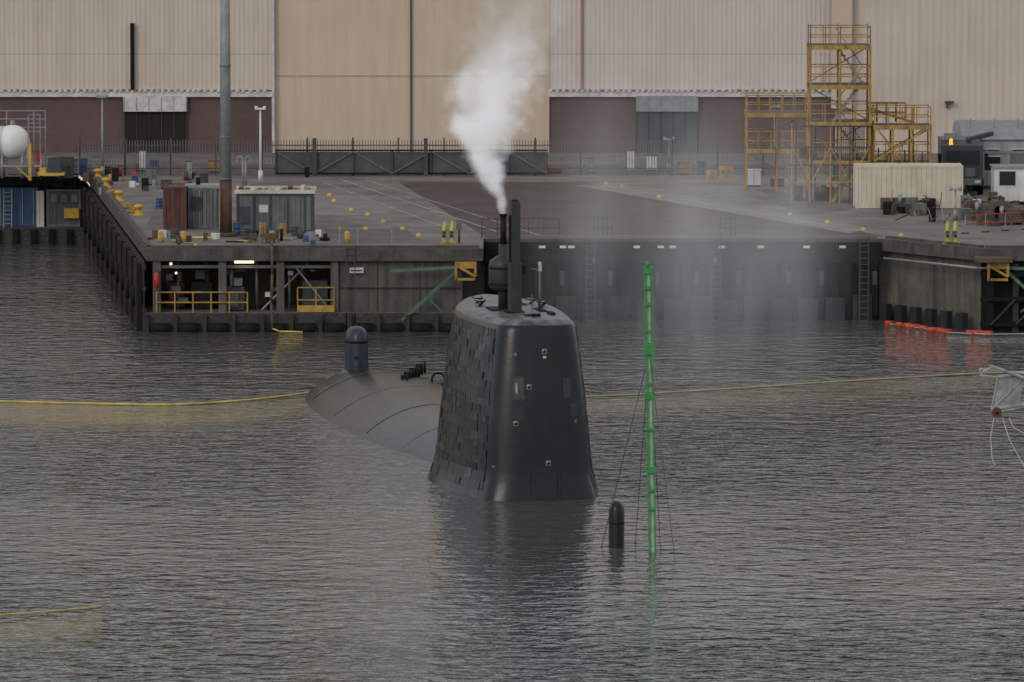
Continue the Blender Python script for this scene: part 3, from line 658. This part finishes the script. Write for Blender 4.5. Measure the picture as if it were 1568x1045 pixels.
def Wp(a,b_,z): p=O+U*a+V*b_; return (p.x,p.y,z)
bot=[(0,0),(.04,.7),(.14,1.35),(.5,1.95),(1.2,2.2),(2.4,2.45),(4,2.8),(7,3.1),(10,2.8),(13,1.6),(15,.4),(15.2,0)]
top=[(.9,0),(.94,.55),(1.05,1.05),(1.35,1.42),(1.9,1.6),(2.9,1.72),(4.5,1.88),(7.5,2.05),(10,1.9),(12.5,1.2),(14,.3),(14.2,0)]
def crom(P,sub=5):
    out=[]
    for i in range(len(P)-1):
        p0=P[i-1] if i>0 else (P[1][0],-P[1][1]); p1=P[i];p2=P[i+1]; p3=P[i+2] if i+2<len(P) else (P[i][0],-P[i][1])
        for k_ in range(sub):
            t=k_/sub
            out.append(tuple(.5*((2*p1[j])+(-p0[j]+p2[j])*t+(2*p0[j]-5*p1[j]+4*p2[j]-p3[j])*t*t+(-p0[j]+3*p1[j]-3*p2[j]+p3[j])*t**3) for j in (0,1)))
    out.append(P[-1]); return out
CB=crom(bot);CT=crom(top); ZT=7.2
def ringpts(z,ins=0):
    t=min(1,max(-.3,z/ZT))
    fl=.22*max(0,(0.9-z))/0.9 if z>-1 else .45
    R=[]
    for (a0,w0),(a1,w1) in zip(CB,CT):
        t2=t-(.07+.13*math.exp(-(a0/4)**2))*math.sin(math.pi*t) if t>0 else t
        a=a0+(a1-a0)*t2; w_=w0+(w1-w0)*t2
        w_=w_+fl*min(1,w_)
        a=a-fl*(1 if a<3 else -1)*.5
        a=7+(a-7)*(1-ins/7); w_=w_*(1-ins/1.7)
        R.append((a,w_))
    return R
levels=[(-3,0)]+[(z*.4,0) for z in range(-1,17)]+[(6.7,0)]
for i in range(1,7):
    an=i*math.pi/12; levels.append((6.75+.45*math.sin(an),.4*(1-math.cos(an))))
levels+=[(7.22,.7),(7.25,1.1),(7.27,1.6)]
me=bpy.data.meshes.new('fin'); vs=[];fs=[];mi=[]
nP=len(CB); nr=2*nP-2
for z,ins in levels:
    R=ringpts(z,ins)
    full=[(a,-w_) for a,w_ in R]+[(a,w_) for a,w_ in R[-2:0:-1]]
    for a,w_ in full: vs.append(Wp(a,w_,z))
for li in range(len(levels)-1):
    for k_ in range(nr):
        k2=(k_+1)%nr; fs.append([li*nr+k_,li*nr+k2,(li+1)*nr+k2,(li+1)*nr+k_])
        mi.append(1 if levels[li][0]>6.95 else 0)
lb=(len(levels)-1)*nr; fs.append([lb+k_ for k_ in range(nr)]); mi.append(1)
me.from_pydata(vs,[],fs)
for m_ in (subm,subtop): me.materials.append(m_)
me.polygons.foreach_set('material_index',mi); me.polygons.foreach_set('use_smooth',[True]*len(fs))
me.update()
sub=bpy.data.objects.new('submarine',None); scene.collection.objects.link(sub)
def addchild(ob): ob.parent=sub
fin=bpy.data.objects.new('fin',me); scene.collection.objects.link(fin); addchild(fin)
# acoustic tiles laid on both fin flanks, each a separate slab of slightly different height
RT=random.Random(5)
def ringarc(z):
    R=ringpts(z); k0=next(i for i,(a,_) in enumerate(CB) if a>=1.0); R=R[k0:]
    s=[0]
    for i in range(1,len(R)): s.append(s[-1]+math.dist(R[i],R[i-1]))
    return R,s
def sidept(u,z,sg,off):
    R,s=ringarc(z); u=min(max(u,0),s[-1]-.01)
    i=next(j for j in range(1,len(s)) if s[j]>=u)
    t=(u-s[i-1])/(s[i]-s[i-1]+1e-9); a=R[i-1][0]+(R[i][0]-R[i-1][0])*t; w_=R[i-1][1]+(R[i][1]-R[i-1][1])*t
    da=R[i][0]-R[i-1][0]; dw=R[i][1]-R[i-1][1]; l=math.hypot(da,dw)+1e-9
    return Wp(a-dw/l*off,sg*(w_+da/l*off),z+off*.15)
tb=B('acoustic_tiles')
for sg in (-1,1):
    row=0; z=.3
    while z<6.5:
        hh=RT.choice([.28,.34,.34,.42]); u=0.05+RT.uniform(0,.5)
        segs_=[(0.05,u)] if u>.2 else []
        while u<13:
            L_=RT.choice([.5,.72,.72,.95]); segs_.append((u,u+L_)); u+=L_
        for (u0,u1) in segs_:
            if RT.random()<.1: continue
            off=RT.choice([.012,.016,.02,.026]) if RT.random()<.88 else .04
            m_=RT.choices(tl,weights=[5,5,1.6,2.2])[0]
            g_=.01
            tw=RT.uniform(-.006,.006)
            P4=[sidept(u0+g_,z+g_,sg,off),sidept(u1-g_,z+g_,sg,off+tw),sidept(u1-g_,z+hh-g_,sg,off),sidept(u0+g_,z+hh-g_,sg,off-tw)]
            Q4=[sidept(u0+g_,z+g_,sg,-.03),sidept(u1-g_,z+g_,sg,-.03),sidept(u1-g_,z+hh-g_,sg,-.03),sidept(u0+g_,z+hh-g_,sg,-.03)]
            tb.face(P4,m_)
            for i in range(4): tb.face([Q4[i],Q4[(i+1)%4],P4[(i+1)%4],P4[i]],m_)
        z+=hh; row+=1
addchild(tb.done())
def front_a(b_,z):
    R=ringpts(z); w_=abs(b_)
    for i in range(len(R)-1):
        if R[i][1]<=w_<=R[i+1][1]:
            t=(w_-R[i][1])/(R[i+1][1]-R[i][1]+1e-9); return R[i][0]+(R[i+1][0]-R[i][0])*t
    return R[0][0]
fb=B('fin_fittings')
def plate(b_,z,w_,hh,m,th=.03):
    p=[Vector(Wp(front_a(b_+s*w_/2,z+q_*hh/2),b_+s*w_/2,z+q_*hh/2)) for s,q_ in ((-1,-1),(1,-1),(1,1),(-1,1))]
    n=(p[1]-p[0]).cross(p[3]-p[0]).normalized()
    if n.y>0: n=-n
    o=[x_+n*th for x_ in p]; fb.face(o,m)
    for i in range(4): fb.face([p[i]-n*.08,p[(i+1)%4]-n*.08,o[(i+1)%4],o[i]],m)
lt=mat('fin_marker_yellow',(0.45,0.38,0.27),.5,.2,5)
for (b_,z) in ((.16,5.95),(-.5,4.55),(-1.06,3.1),(.22,1.5)):
    plate(b_,z,.18,.19,lightp,.025); plate(b_,z-.01,.13,.13,black,.035); plate(b_-.04,z+.04,.05,.05,lt,.045)
plate(.16,5.72,.14,.1,lt); plate(-1.0,5.84,.09,.12,greyc,.03); plate(1.38,3.15,.08,.16,greyc,.03); plate(-1.9,1.35,.1,.08,greyc,.03)
fr=mat('fin_recess',(.06,.06,.064),.5,.6,5); fp=mat('fin_plate',(.022,.022,.026),.3,.3,4,spec=.45)
plate(-.93,4.5,.5,.95,fp,.02); plate(-.93,4.5,.4,.8,fr,.03); plate(-1.0,4.5,.08,.4,lightp,.04)
plate(1.05,4.5,.34,.8,fp,.025); plate(-1.0,3.5,.5,.5,mat('fin_patch',(.012,.012,.014),.25,.3,4),.025); plate(1.3,3.6,.28,.5,fp,.025)
for i in range(5): plate(-1.3+i*.75,.95,.7,.015,greyd,.01)
for b_,z0,z1 in ((-1.35,1.1,6.6),(.6,.2,1.1),(-.5,.2,1.1)):
    plate(b_,(z0+z1)/2,.015,z1-z0,black,.01)
fo=fb.done(); addchild(fo)
mastm=mat('mast_olive',(0.026,0.031,0.027),.5,.4,1.5,streak=.3,dirt=(.05,.05,.046))
ms=B('masts')
ang=math.atan2(V.y,V.x)
x,y,_=Wp(4,-.45,0); ms.box(x-.17,x+.17,y-.35,y+.35,6.9,11.75,mastm,rot=ang)
ms.box(x-.22,x+.22,y-.4,y+.4,6.9,9.3,mastm,rot=ang); ms.lathe((x,y,11.75),[(.17,0),(.15,.06),(.03,.1)],dark,12)
ms.box(x-.24,x-.18,y-.1,y+.1,9.3,11.2,dark,rot=ang,c=(x,y))
x,y,_=Wp(5.7,-.62,0); ms.cyl((x,y,6.9),(x,y,9.9),.22,mastm,14,.2); ms.cyl((x,y,9.9),(x,y,11.05),.13,dark,12,.13); ms.cyl((x,y,11.05),(x,y,11.15),.17,black,12)
ms.lathe((x,y,8.1),[(.3,-.1),(.56,.0),(.6,.15),(.6,.95),(.55,1.15),(.32,1.3),(.2,1.35)],mastm,22)
for z in (8.25,8.9): ms.lathe((x,y,z),[(.62,0),(.63,.02),(.63,.08),(.6,.1)],dark,22)
x,y,_=Wp(5.4,-.05,0); ms.cyl((x,y,7),(x,y,8.9),.14,mastm,12); ms.box(x-.25,x+.3,y-.1,y+.1,8.7,9.1,dark)
x,y,_=Wp(4.8,.72,0); ms.cyl((x,y,7),(x,y,9.15),.035,galv,8); ms.cyl((x,y,7),(x,y,7.7),.07,mastm,8); ms.cyl((x-.35,y,8.95),(x+.1,y,8.9),.025,galv,6); ms.box(x-.05,x+.08,y-.05,y+.05,8.85,9.1,white); ms.lathe((x,y,9.1),[(.07,0),(.07,.1),(.01,.15)],white,8)
ms.cyl((x-.3,y,7.2),(x-.32,y,7.9),.03,galv,6)
addchild(ms.done())
tp=B('fin_top_fittings')
def topbox(a,b_,la,lb_,h_,m,z=7.2):
    x,y,_=Wp(a,b_,0); tp.box(x-lb_/2,x+lb_/2,y-la/2,y+la/2,z,z+h_,m,rot=ang)
topbox(4.3,-.45,1.4,.7,.1,black); topbox(2.4,-.15,.8,.4,.09,black); topbox(5.9,-.6,1.6,1.2,.085,dark); topbox(4.9,.75,1.4,.3,.1,dark); topbox(8.5,.4,2.6,.5,.085,dark); topbox(3.2,.9,1.0,.2,.12,dark)
for a,b_ in ((9,-1.15),(7.5,-1.3),(6.5,1.1),(8,.9)):
    x,y,_=Wp(a,b_,0); tp.beam((x,y,7.25),(x+.2,y+.6,7.42),.08,black); tp.box(x-.15,x+.15,y+.2,y+.8,7.38,7.43,subm,rot=.3)
topbox(1.95,.05,.2,.35,.16,black)
addchild(tp.done())
# pressure-hull back standing clear of the water, falling away aft
st=[(9,1.3,.35),(12,1.7,.55),(16,2.2,.85),(19,2.7,1.1),(22,3.2,1.3),(26,3.55,1.45),(31,3.8,1.5),(36,3.9,1.5),(41,3.7,1.4),(45,3.2,1.2),(48,2.4,.9),(50,1.5,.5),(51.8,.4,-.1)]
hv=[];hf=[];n=32
for si,(a,w_,h_) in enumerate(st):
    for k_ in range(n+1):
        s_=-1.25+2.5*k_/n
        z=h_-max(h_,.15)*abs(s_)**2.2
        hv.append(Wp(a,w_*s_,z))
for si in range(len(st)-1):
    for k_ in range(n): hf.append([si*(n+1)+k_,si*(n+1)+k_+1,(si+1)*(n+1)+k_+1,(si+1)*(n+1)+k_])
hm=bpy.data.meshes.new('hull'); hm.from_pydata(hv,[],hf); hm.materials.append(hullm); hm.polygons.foreach_set('use_smooth',[True]*len(hf)); hm.update()
ho=bpy.data.objects.new('hull_casing',hm); scene.collection.objects.link(ho); addchild(ho); md=ho.modifiers.new('s','SUBSURF'); md.levels=1; md.render_levels=2
def hullp(a,t,dz=0):
    s0=[s for s in st if s[0]<=a][-1]; s1=[s for s in st if s[0]>a][0]; tt=(a-s0[0])/(s1[0]-s0[0]); w_=s0[1]+(s1[1]-s0[1])*tt; h_=s0[2]+(s1[2]-s0[2])*tt
    return Wp(a,w_*t,h_*(1-abs(t)**2.2)+dz)
hf_=B('hull_fittings')
for i in range(7):
    x,y,_=Wp(37+i*.9,.2+i*.28,0); hf_.box(x-.1,x+.1,y-.2,y+.2,1.2,1.62+.08*(i%2),black); hf_.cyl((x+.2,y,1.2),(x+.2,y,1.7),.06,dark)
x,y,_=Wp(38,2.0,0); ring(hf_,(x,y,1.3),.3,.05,black)
# lighter grey bands where the casing plates meet
bandm=mat('hull_grey_band',(.05,.048,.05),.35,.9,1.5,spec=.4)
for a in (19.5,25.5,33,41):
    for k_ in range(24):
        t=-.93+1.86*k_/24; hf_.face([hullp(a,t,.004),hullp(a,t+1.86/24,.004),hullp(a+.22,t+1.86/24,.004),hullp(a+.22,t,.004)],bandm,True)
addchild(hf_.done())
rb=B('upper_rudder'); x,y=site(546,588,.4); blueb=mat('rudder_blue_black',(.018,.024,.036),.35,.3,2)
rb.lathe((x,y,-.6),[(.56,0),(.55,1.5),(.53,2.8),(.52,3.1),(.50,3.35),(.42,3.55),(.25,3.68),(.03,3.72)],blueb,24,1,1.6,.17)
rb.lathe((x,y,2.35),[(.54,0),(.555,.03),(.555,.1),(.53,.12)],black,24,1,1.6,.17)
for i in range(4): rb.box(x-.07,x+.07,y-.93,y-.85,.6+i*.35,.72+i*.35,[blue,dark][i%2])
rb.lathe((x,y,-.4),[(1.1,0),(1.0,.8),(.8,1.3),(.5,1.5)],hullm,24,1.1,1.8,.17)
addchild(rb.done())
pb=B('bow_fairing_post'); x,y=site(944,838,0); pb.lathe((x,y,-1),[(.3,0),(.3,2.2),(.285,2.45),(.24,2.62),(.14,2.74),(.02,2.77)],subm,20,1,1.3); pb.lathe((x,y,.9),[(.305,0),(.31,.02),(.31,.05),(.3,.07)],black,20,1,1.3); addchild(pb.done())
gm=B('draught_marker_pole'); x,y=site(999,846,0); xt_,zt_=atd(991.5,400,y)
def gp(z): return x+(xt_-x)*z/zt_
mw=mat('marker_white',(.42,.5,.42),.5,.4,3)
for z0,z1 in ((-1,3.05),(3.05,5.88),(5.88,7.5),(7.5,10.7)):
    for s_ in (-1,1):
        pts=[]
        for z in (z0,z1):
            for dx,dy in ((-.035,-.12),(.035,-.12),(.035,.12),(-.035,.12)): pts.append((gp(z)+s_*.11+dx,y+dy,z))
        for q_ in ((0,1,5,4),(1,2,6,5),(2,3,7,6),(3,0,4,7),(4,5,6,7)): gm.face([pts[i] for i in q_],greenb)
    pts=[]
    for z in (z0,z1):
        for dx,dy in ((-.075,-.03),(.075,-.03),(.075,.03),(-.075,.03)): pts.append((gp(z)+dx,y+dy,z))
    for q_ in ((0,1,5,4),(1,2,6,5),(2,3,7,6),(3,0,4,7)): gm.face([pts[i] for i in q_],mw)
for z,hh,ww in ((3.0,.22,.18),(5.8,.25,.18),(6.3,.1,.15),(7.45,.45,.19),(9.3,.1,.15),(9.9,.12,.15),(10.5,.25,.17),(1.6,.1,.15),(4.6,.1,.15),(2.3,.08,.15),(8.3,.08,.15)):
    gm.box(gp(z)-ww,gp(z)+ww,y-.15,y+.15,z,z+hh,greenb)
gm.cyl((gp(10.7),y,10.7),(gp(10.9),y,10.95),.08,greenb)
for (px,py) in ((920,838),(1035,862),(1012,846),(972,842)):
    gx,gy=site(px,py,0); gm.cyl((gp(7.5),y,7.5),(gx,gy,-.1),.016,greyd,5)
gm.done()
def waterline(name,pts,r,m):
    b=B(name); W=[site(a,c,0) for a,c in pts]; pr=None; C=[]
    for i in range(len(W)-1):
        p0=W[max(0,i-1)];p1=W[i];p2=W[i+1];p3=W[min(len(W)-1,i+2)]
        for k_ in range(6):
            t=k_/6; C.append(tuple(.5*((2*p1[j])+(-p0[j]+p2[j])*t+(2*p0[j]-5*p1[j]+4*p2[j]-p3[j])*t*t+(-p0[j]+3*p1[j]-3*p2[j]+p3[j])*t**3) for j in (0,1)))
    C.append(W[-1])
    for p in C:
        q_=(p[0],p[1],.04)
        if pr: b.cyl(pr,q_,r,m,6)
        pr=q_
    b.done()
waterline('floating_hose',[(-150,612),(0,616),(120,619),(260,621),(380,614),(450,606),(520,597),(548,593)],.05,rope)
ropep=mat('rope_pale',(.40,.34,.18),.8,.4,1)
waterline('floating_hose',[(880,609),(960,606),(1060,600),(1160,594),(1260,587),(1380,580),(1480,574),(1568,571),(1700,570)],.04,ropep)
waterline('floating_hose',[(-120,948),(0,943),(60,939),(110,935),(155,930)],.025,rope)
# ================= derrick boom at right
D=215.0; b=B('derrick_boom')
def bp_(px,py,d=0): xx,zz=atd(px,py,D+d); return Vector((xx,D+d,zz))
wt=mat('boom_white',(.36,.37,.36),.5,.45,3,streak=.5)
A=[bp_(1528,578),bp_(1518,628),bp_(1535,585,1.2),bp_(1524,632,1.2)]
E=Vector((46,222,13))
ends=[E+Vector((0,0,1)),E+Vector((0,0,0)),E+Vector((0,1.2,1)),E+Vector((0,1.2,0))]
for a,e in zip(A,ends): b.cyl(a,e,.06,wt,8)
prev=None
for i in range(29):
    t=i/28; q4=[a.lerp(e,t) for a,e in zip(A,ends)]
    b.cyl(q4[0],q4[1],.03,wt,6); b.cyl(q4[2],q4[3],.03,wt,6); b.cyl(q4[0],q4[2],.03,wt,6); b.cyl(q4[1],q4[3],.03,wt,6)
    if prev: b.cyl(prev[1],q4[0],.025,wt,6); b.cyl(prev[3],q4[2],.025,wt,6)
    prev=q4
b.face([A[0],A[1],A[1].lerp(ends[1],.03),A[0].lerp(ends[0],.03)],wt)
s0=bp_(1526,632); b.cyl(s0+Vector((0,-.12,0)),s0+Vector((0,.12,0)),.17,mat('sheave_red_brown',(.12,.035,.025),.5,.3,3),14); b.cyl(s0+Vector((0,-.15,0)),s0+Vector((0,.15,0)),.05,dark,10)
b.cyl(bp_(1500,575),bp_(1528,578),.035,wt,6); b.cyl(bp_(1500,565),bp_(1568,572),.03,wt,6); b.cyl(bp_(1500,565),bp_(1505,578),.03,wt,6); b.cyl(bp_(1515,560),bp_(1600,590),.05,wt,6)
b.cyl(bp_(1505,570),bp_(1522,562),.05,wt,6)
for pts in (((1522,640),(1517,670),(1519,700),(1523,712)),((1535,640),(1545,672),(1560,700),(1572,720)),((1545,640),(1552,655),(1570,665))):
    for a,c in zip(pts[:-1],pts[1:]): b.cyl(bp_(*a),bp_(*c),.016,ropew,6)
b.cyl((46,222.6,-3),(46,222.6,18),.5,wt,16); b.cyl((46,222.6,17),(46,222.6,18.5),.7,dark,16)
b.done()
# ================= STEAM
def volmat(name,build,step):
    m=bpy.data.materials.new(name); m.use_nodes=True; nt=m.node_tree; nt.nodes.remove(nt.nodes['Principled BSDF'])
    v=nt.nodes.new('ShaderNodeVolumePrincipled'); v.inputs['Color'].default_value=(.97,.97,.98,1); v.inputs['Anisotropy'].default_value=.1
    nt.links.new(v.outputs[0],nt.nodes['Material Output'].inputs['Volume']); build(nt,v)
    try: m.cycles.volume_step_rate=step
    except Exception as e: print('step',e)
    return m
def mnode(nt):
    def f_(op,*a):
        q_=nt.nodes.new('ShaderNodeMath'); q_.operation=op
        for i,x_ in enumerate(a):
            if isinstance(x_,(int,float)): q_.inputs[i].default_value=x_
            else: nt.links.new(x_,q_.inputs[i])
        return q_.outputs[0]
    return f_
SX,SY,_=Wp(5.7,-.62,0)
PL=[(11.1,0,.16),(11.8,-.18,.38),(12.6,-.5,.7),(13.6,-.75,1.1),(14.6,-.72,1.55),(15.6,-.6,2.0),(16.6,-.4,2.15),(17.6,0,2.15),(18.8,.5,2.1),(20.2,1.0,2.1),(22,1.8,2.1)]
def curve(nt,z,vals,zmin,zmax,vmin,vmax):
    mr=nt.nodes.new('ShaderNodeMapRange'); mr.inputs['From Min'].default_value=zmin; mr.inputs['From Max'].default_value=zmax; nt.links.new(z,mr.inputs['Value'])
    fc=nt.nodes.new('ShaderNodeFloatCurve'); c=fc.mapping.curves[0]
    pts=[((a-zmin)/(zmax-zmin),(v-vmin)/(vmax-vmin)) for a,v in vals]
    c.points[0].location=pts[0]; c.points[1].location=pts[-1]
    for p in pts[1:-1]: c.points.new(*p)
    fc.mapping.update(); nt.links.new(mr.outputs['Result'],fc.inputs['Value'])
    m2=nt.nodes.new('ShaderNodeMapRange'); m2.inputs['To Min'].default_value=vmin; m2.inputs['To Max'].default_value=vmax; nt.links.new(fc.outputs[0],m2.inputs['Value']); return m2.outputs['Result']
def plume(nt,v):
    M=mnode(nt); N=nt.nodes; L=nt.links
    tc=N.new('ShaderNodeTexCoord')
    nz=N.new('ShaderNodeTexNoise'); nz.inputs['Scale'].default_value=.8; nz.inputs['Detail'].default_value=4; nz.inputs['Roughness'].default_value=.58; L.new(tc.outputs['Object'],nz.inputs['Vector'])
    sb=N.new('ShaderNodeVectorMath'); sb.operation='SUBTRACT'; L.new(nz.outputs['Color'],sb.inputs[0]); sb.inputs[1].default_value=(.5,.5,.5)
    s0=N.new('ShaderNodeSeparateXYZ'); L.new(tc.outputs['Object'],s0.inputs[0])
    R=curve(nt,s0.outputs['Z'],[(a,c) for a,b_,c in PL],11,22,0,2.5)
    sc=N.new('ShaderNodeVectorMath'); sc.operation='SCALE'; L.new(sb.outputs[0],sc.inputs[0]); L.new(M('MULTIPLY',R,2.6),sc.inputs['Scale'])
    ad=N.new('ShaderNodeVectorMath'); L.new(tc.outputs['Object'],ad.inputs[0]); L.new(sc.outputs[0],ad.inputs[1])
    sp=N.new('ShaderNodeSeparateXYZ'); L.new(ad.outputs[0],sp.inputs[0])
    cx=curve(nt,s0.outputs['Z'],[(a,b_) for a,b_,c in PL],11,22,-1,2)
    dx=M('SUBTRACT',sp.outputs['X'],cx); dy=sp.outputs['Y']
    rr=M('SQRT',M('ADD',M('MULTIPLY',dx,dx),M('MULTIPLY',dy,dy)))
    k_=M('SUBTRACT',1.0,M('DIVIDE',rr,R)); mr=N.new('ShaderNodeMapRange'); mr.interpolation_type='SMOOTHSTEP'; mr.inputs['From Min'].default_value=0; mr.inputs['From Max'].default_value=.9; L.new(k_,mr.inputs['Value'])
    dz=curve(nt,s0.outputs['Z'],[(11.0,1),(11.6,.9),(13,.5),(14.5,.3),(16,.19),(17.2,.10),(18.5,.045),(20,.02),(22,0)],11,22,0,1)
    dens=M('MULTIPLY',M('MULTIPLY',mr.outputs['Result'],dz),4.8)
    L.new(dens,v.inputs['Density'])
    v.inputs['Emission Color'].default_value=(.97,.97,1,1); L.new(M('MULTIPLY',dens,.33),v.inputs['Emission Strength'])  # emission added: plume glows in place of multiply scattered light
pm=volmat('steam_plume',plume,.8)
pv=[];pf=[];n=16
for z,cx_,r_ in PL:
    for k_ in range(n):
        t=2*math.pi*k_/n; rr=r_*1.6+.1; pv.append((cx_+rr*math.cos(t),rr*math.sin(t),z))
for j in range(len(PL)-1):
    for k_ in range(n): k2=(k_+1)%n; pf.append([j*n+k_,j*n+k2,(j+1)*n+k2,(j+1)*n+k_])
pf.append(list(range(n))[::-1]); pf.append([(len(PL)-1)*n+k_ for k_ in range(n)])
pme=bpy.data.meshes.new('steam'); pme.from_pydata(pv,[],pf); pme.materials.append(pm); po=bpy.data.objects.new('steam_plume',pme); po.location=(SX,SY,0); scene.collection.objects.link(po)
def mist(nt,v):
    M=mnode(nt); N=nt.nodes; L=nt.links
    tc=N.new('ShaderNodeTexCoord'); mp=N.new('ShaderNodeMapping'); mp.inputs['Scale'].default_value=(.3,.2,.11); mp.inputs['Rotation'].default_value=(0,.35,0); L.new(tc.outputs['Object'],mp.inputs['Vector'])
    nz=N.new('ShaderNodeTexNoise'); nz.inputs['Scale'].default_value=1; nz.inputs['Detail'].default_value=3; nz.inputs['Distortion'].default_value=.4; L.new(mp.outputs[0],nz.inputs['Vector'])
    r=N.new('ShaderNodeMapRange'); r.inputs['From Min'].default_value=.42; r.inputs['From Max'].default_value=.72; L.new(nz.outputs['Fac'],r.inputs['Value'])
    sp=N.new('ShaderNodeSeparateXYZ'); L.new(tc.outputs['Generated'],sp.inputs[0])
    def bell(s,c,w_):
        d=M('DIVIDE',M('SUBTRACT',s,c),w_); e_=M('MAXIMUM',M('SUBTRACT',1.0,M('MULTIPLY',d,d)),0.0); return M('MULTIPLY',e_,e_)
    e=M('MULTIPLY',M('MULTIPLY',bell(sp.outputs['X'],.5,.5),bell(sp.outputs['Z'],.5,.5)),bell(sp.outputs['Y'],.5,.5))
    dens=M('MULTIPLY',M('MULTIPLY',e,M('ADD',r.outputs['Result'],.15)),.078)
    L.new(dens,v.inputs['Density']); v.inputs['Emission Color'].default_value=(.95,.97,1,1); L.new(M('MULTIPLY',dens,.2),v.inputs['Emission Strength'])  # slight self-glow added to the mist, standing in for multiple scattering
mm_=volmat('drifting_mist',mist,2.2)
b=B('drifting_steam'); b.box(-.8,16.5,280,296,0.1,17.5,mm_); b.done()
# ================= WORLD / SUN / CAMERA
wd=bpy.data.worlds.new('World'); scene.world=wd; wd.use_nodes=True; nt=wd.node_tree; bg=nt.nodes['Background']
sky=nt.nodes.new('ShaderNodeTexSky'); sky.sky_type='NISHITA'; sky.sun_disc=False; sky.sun_elevation=math.radians(28); sky.sun_rotation=math.radians(215); sky.dust_density=3; sky.air_density=1.0
hs=nt.nodes.new('ShaderNodeHueSaturation'); hs.inputs['Saturation'].default_value=.35; nt.links.new(sky.outputs[0],hs.inputs['Color'])
# overcast: cloud layer evens out the clear-sky radiance
mxs=nt.nodes.new('ShaderNodeMixRGB'); mxs.inputs['Fac'].default_value=.68; nt.links.new(hs.outputs[0],mxs.inputs['Color1']); mxs.inputs['Color2'].default_value=(8.4,8.7,9.2,1)
nt.links.new(mxs.outputs[0],bg.inputs['Color']); bg.inputs['Strength'].default_value=.094
sl=bpy.data.lights.new('sun','SUN'); sl.energy=.6; sl.angle=math.radians(20); sl.color=(1,.93,.85); so=bpy.data.objects.new('sun',sl); scene.collection.objects.link(so)
az=math.radians(215); el=math.radians(28); dirv=Vector((math.sin(az)*math.cos(el),math.cos(az)*math.cos(el),math.sin(el)))
so.rotation_euler=dirv.to_track_quat('Z','Y').to_euler()
cd=bpy.data.cameras.new('camera'); cam=bpy.data.objects.new('camera',cd); scene.collection.objects.link(cam); cam.location=(0,0,CAMH); cam.rotation_euler=(math.pi/2-TH,0,0)
cd.sensor_width=36; cd.lens=36*F/1568; cd.clip_end=6000; cd.clip_start=1
cd.dof.use_dof=True; cd.dof.focus_distance=272; cd.dof.aperture_fstop=4.5
scene.camera=cam
scene.view_settings.view_transform='Standard'; scene.view_settings.look='None'; scene.view_settings.exposure=0
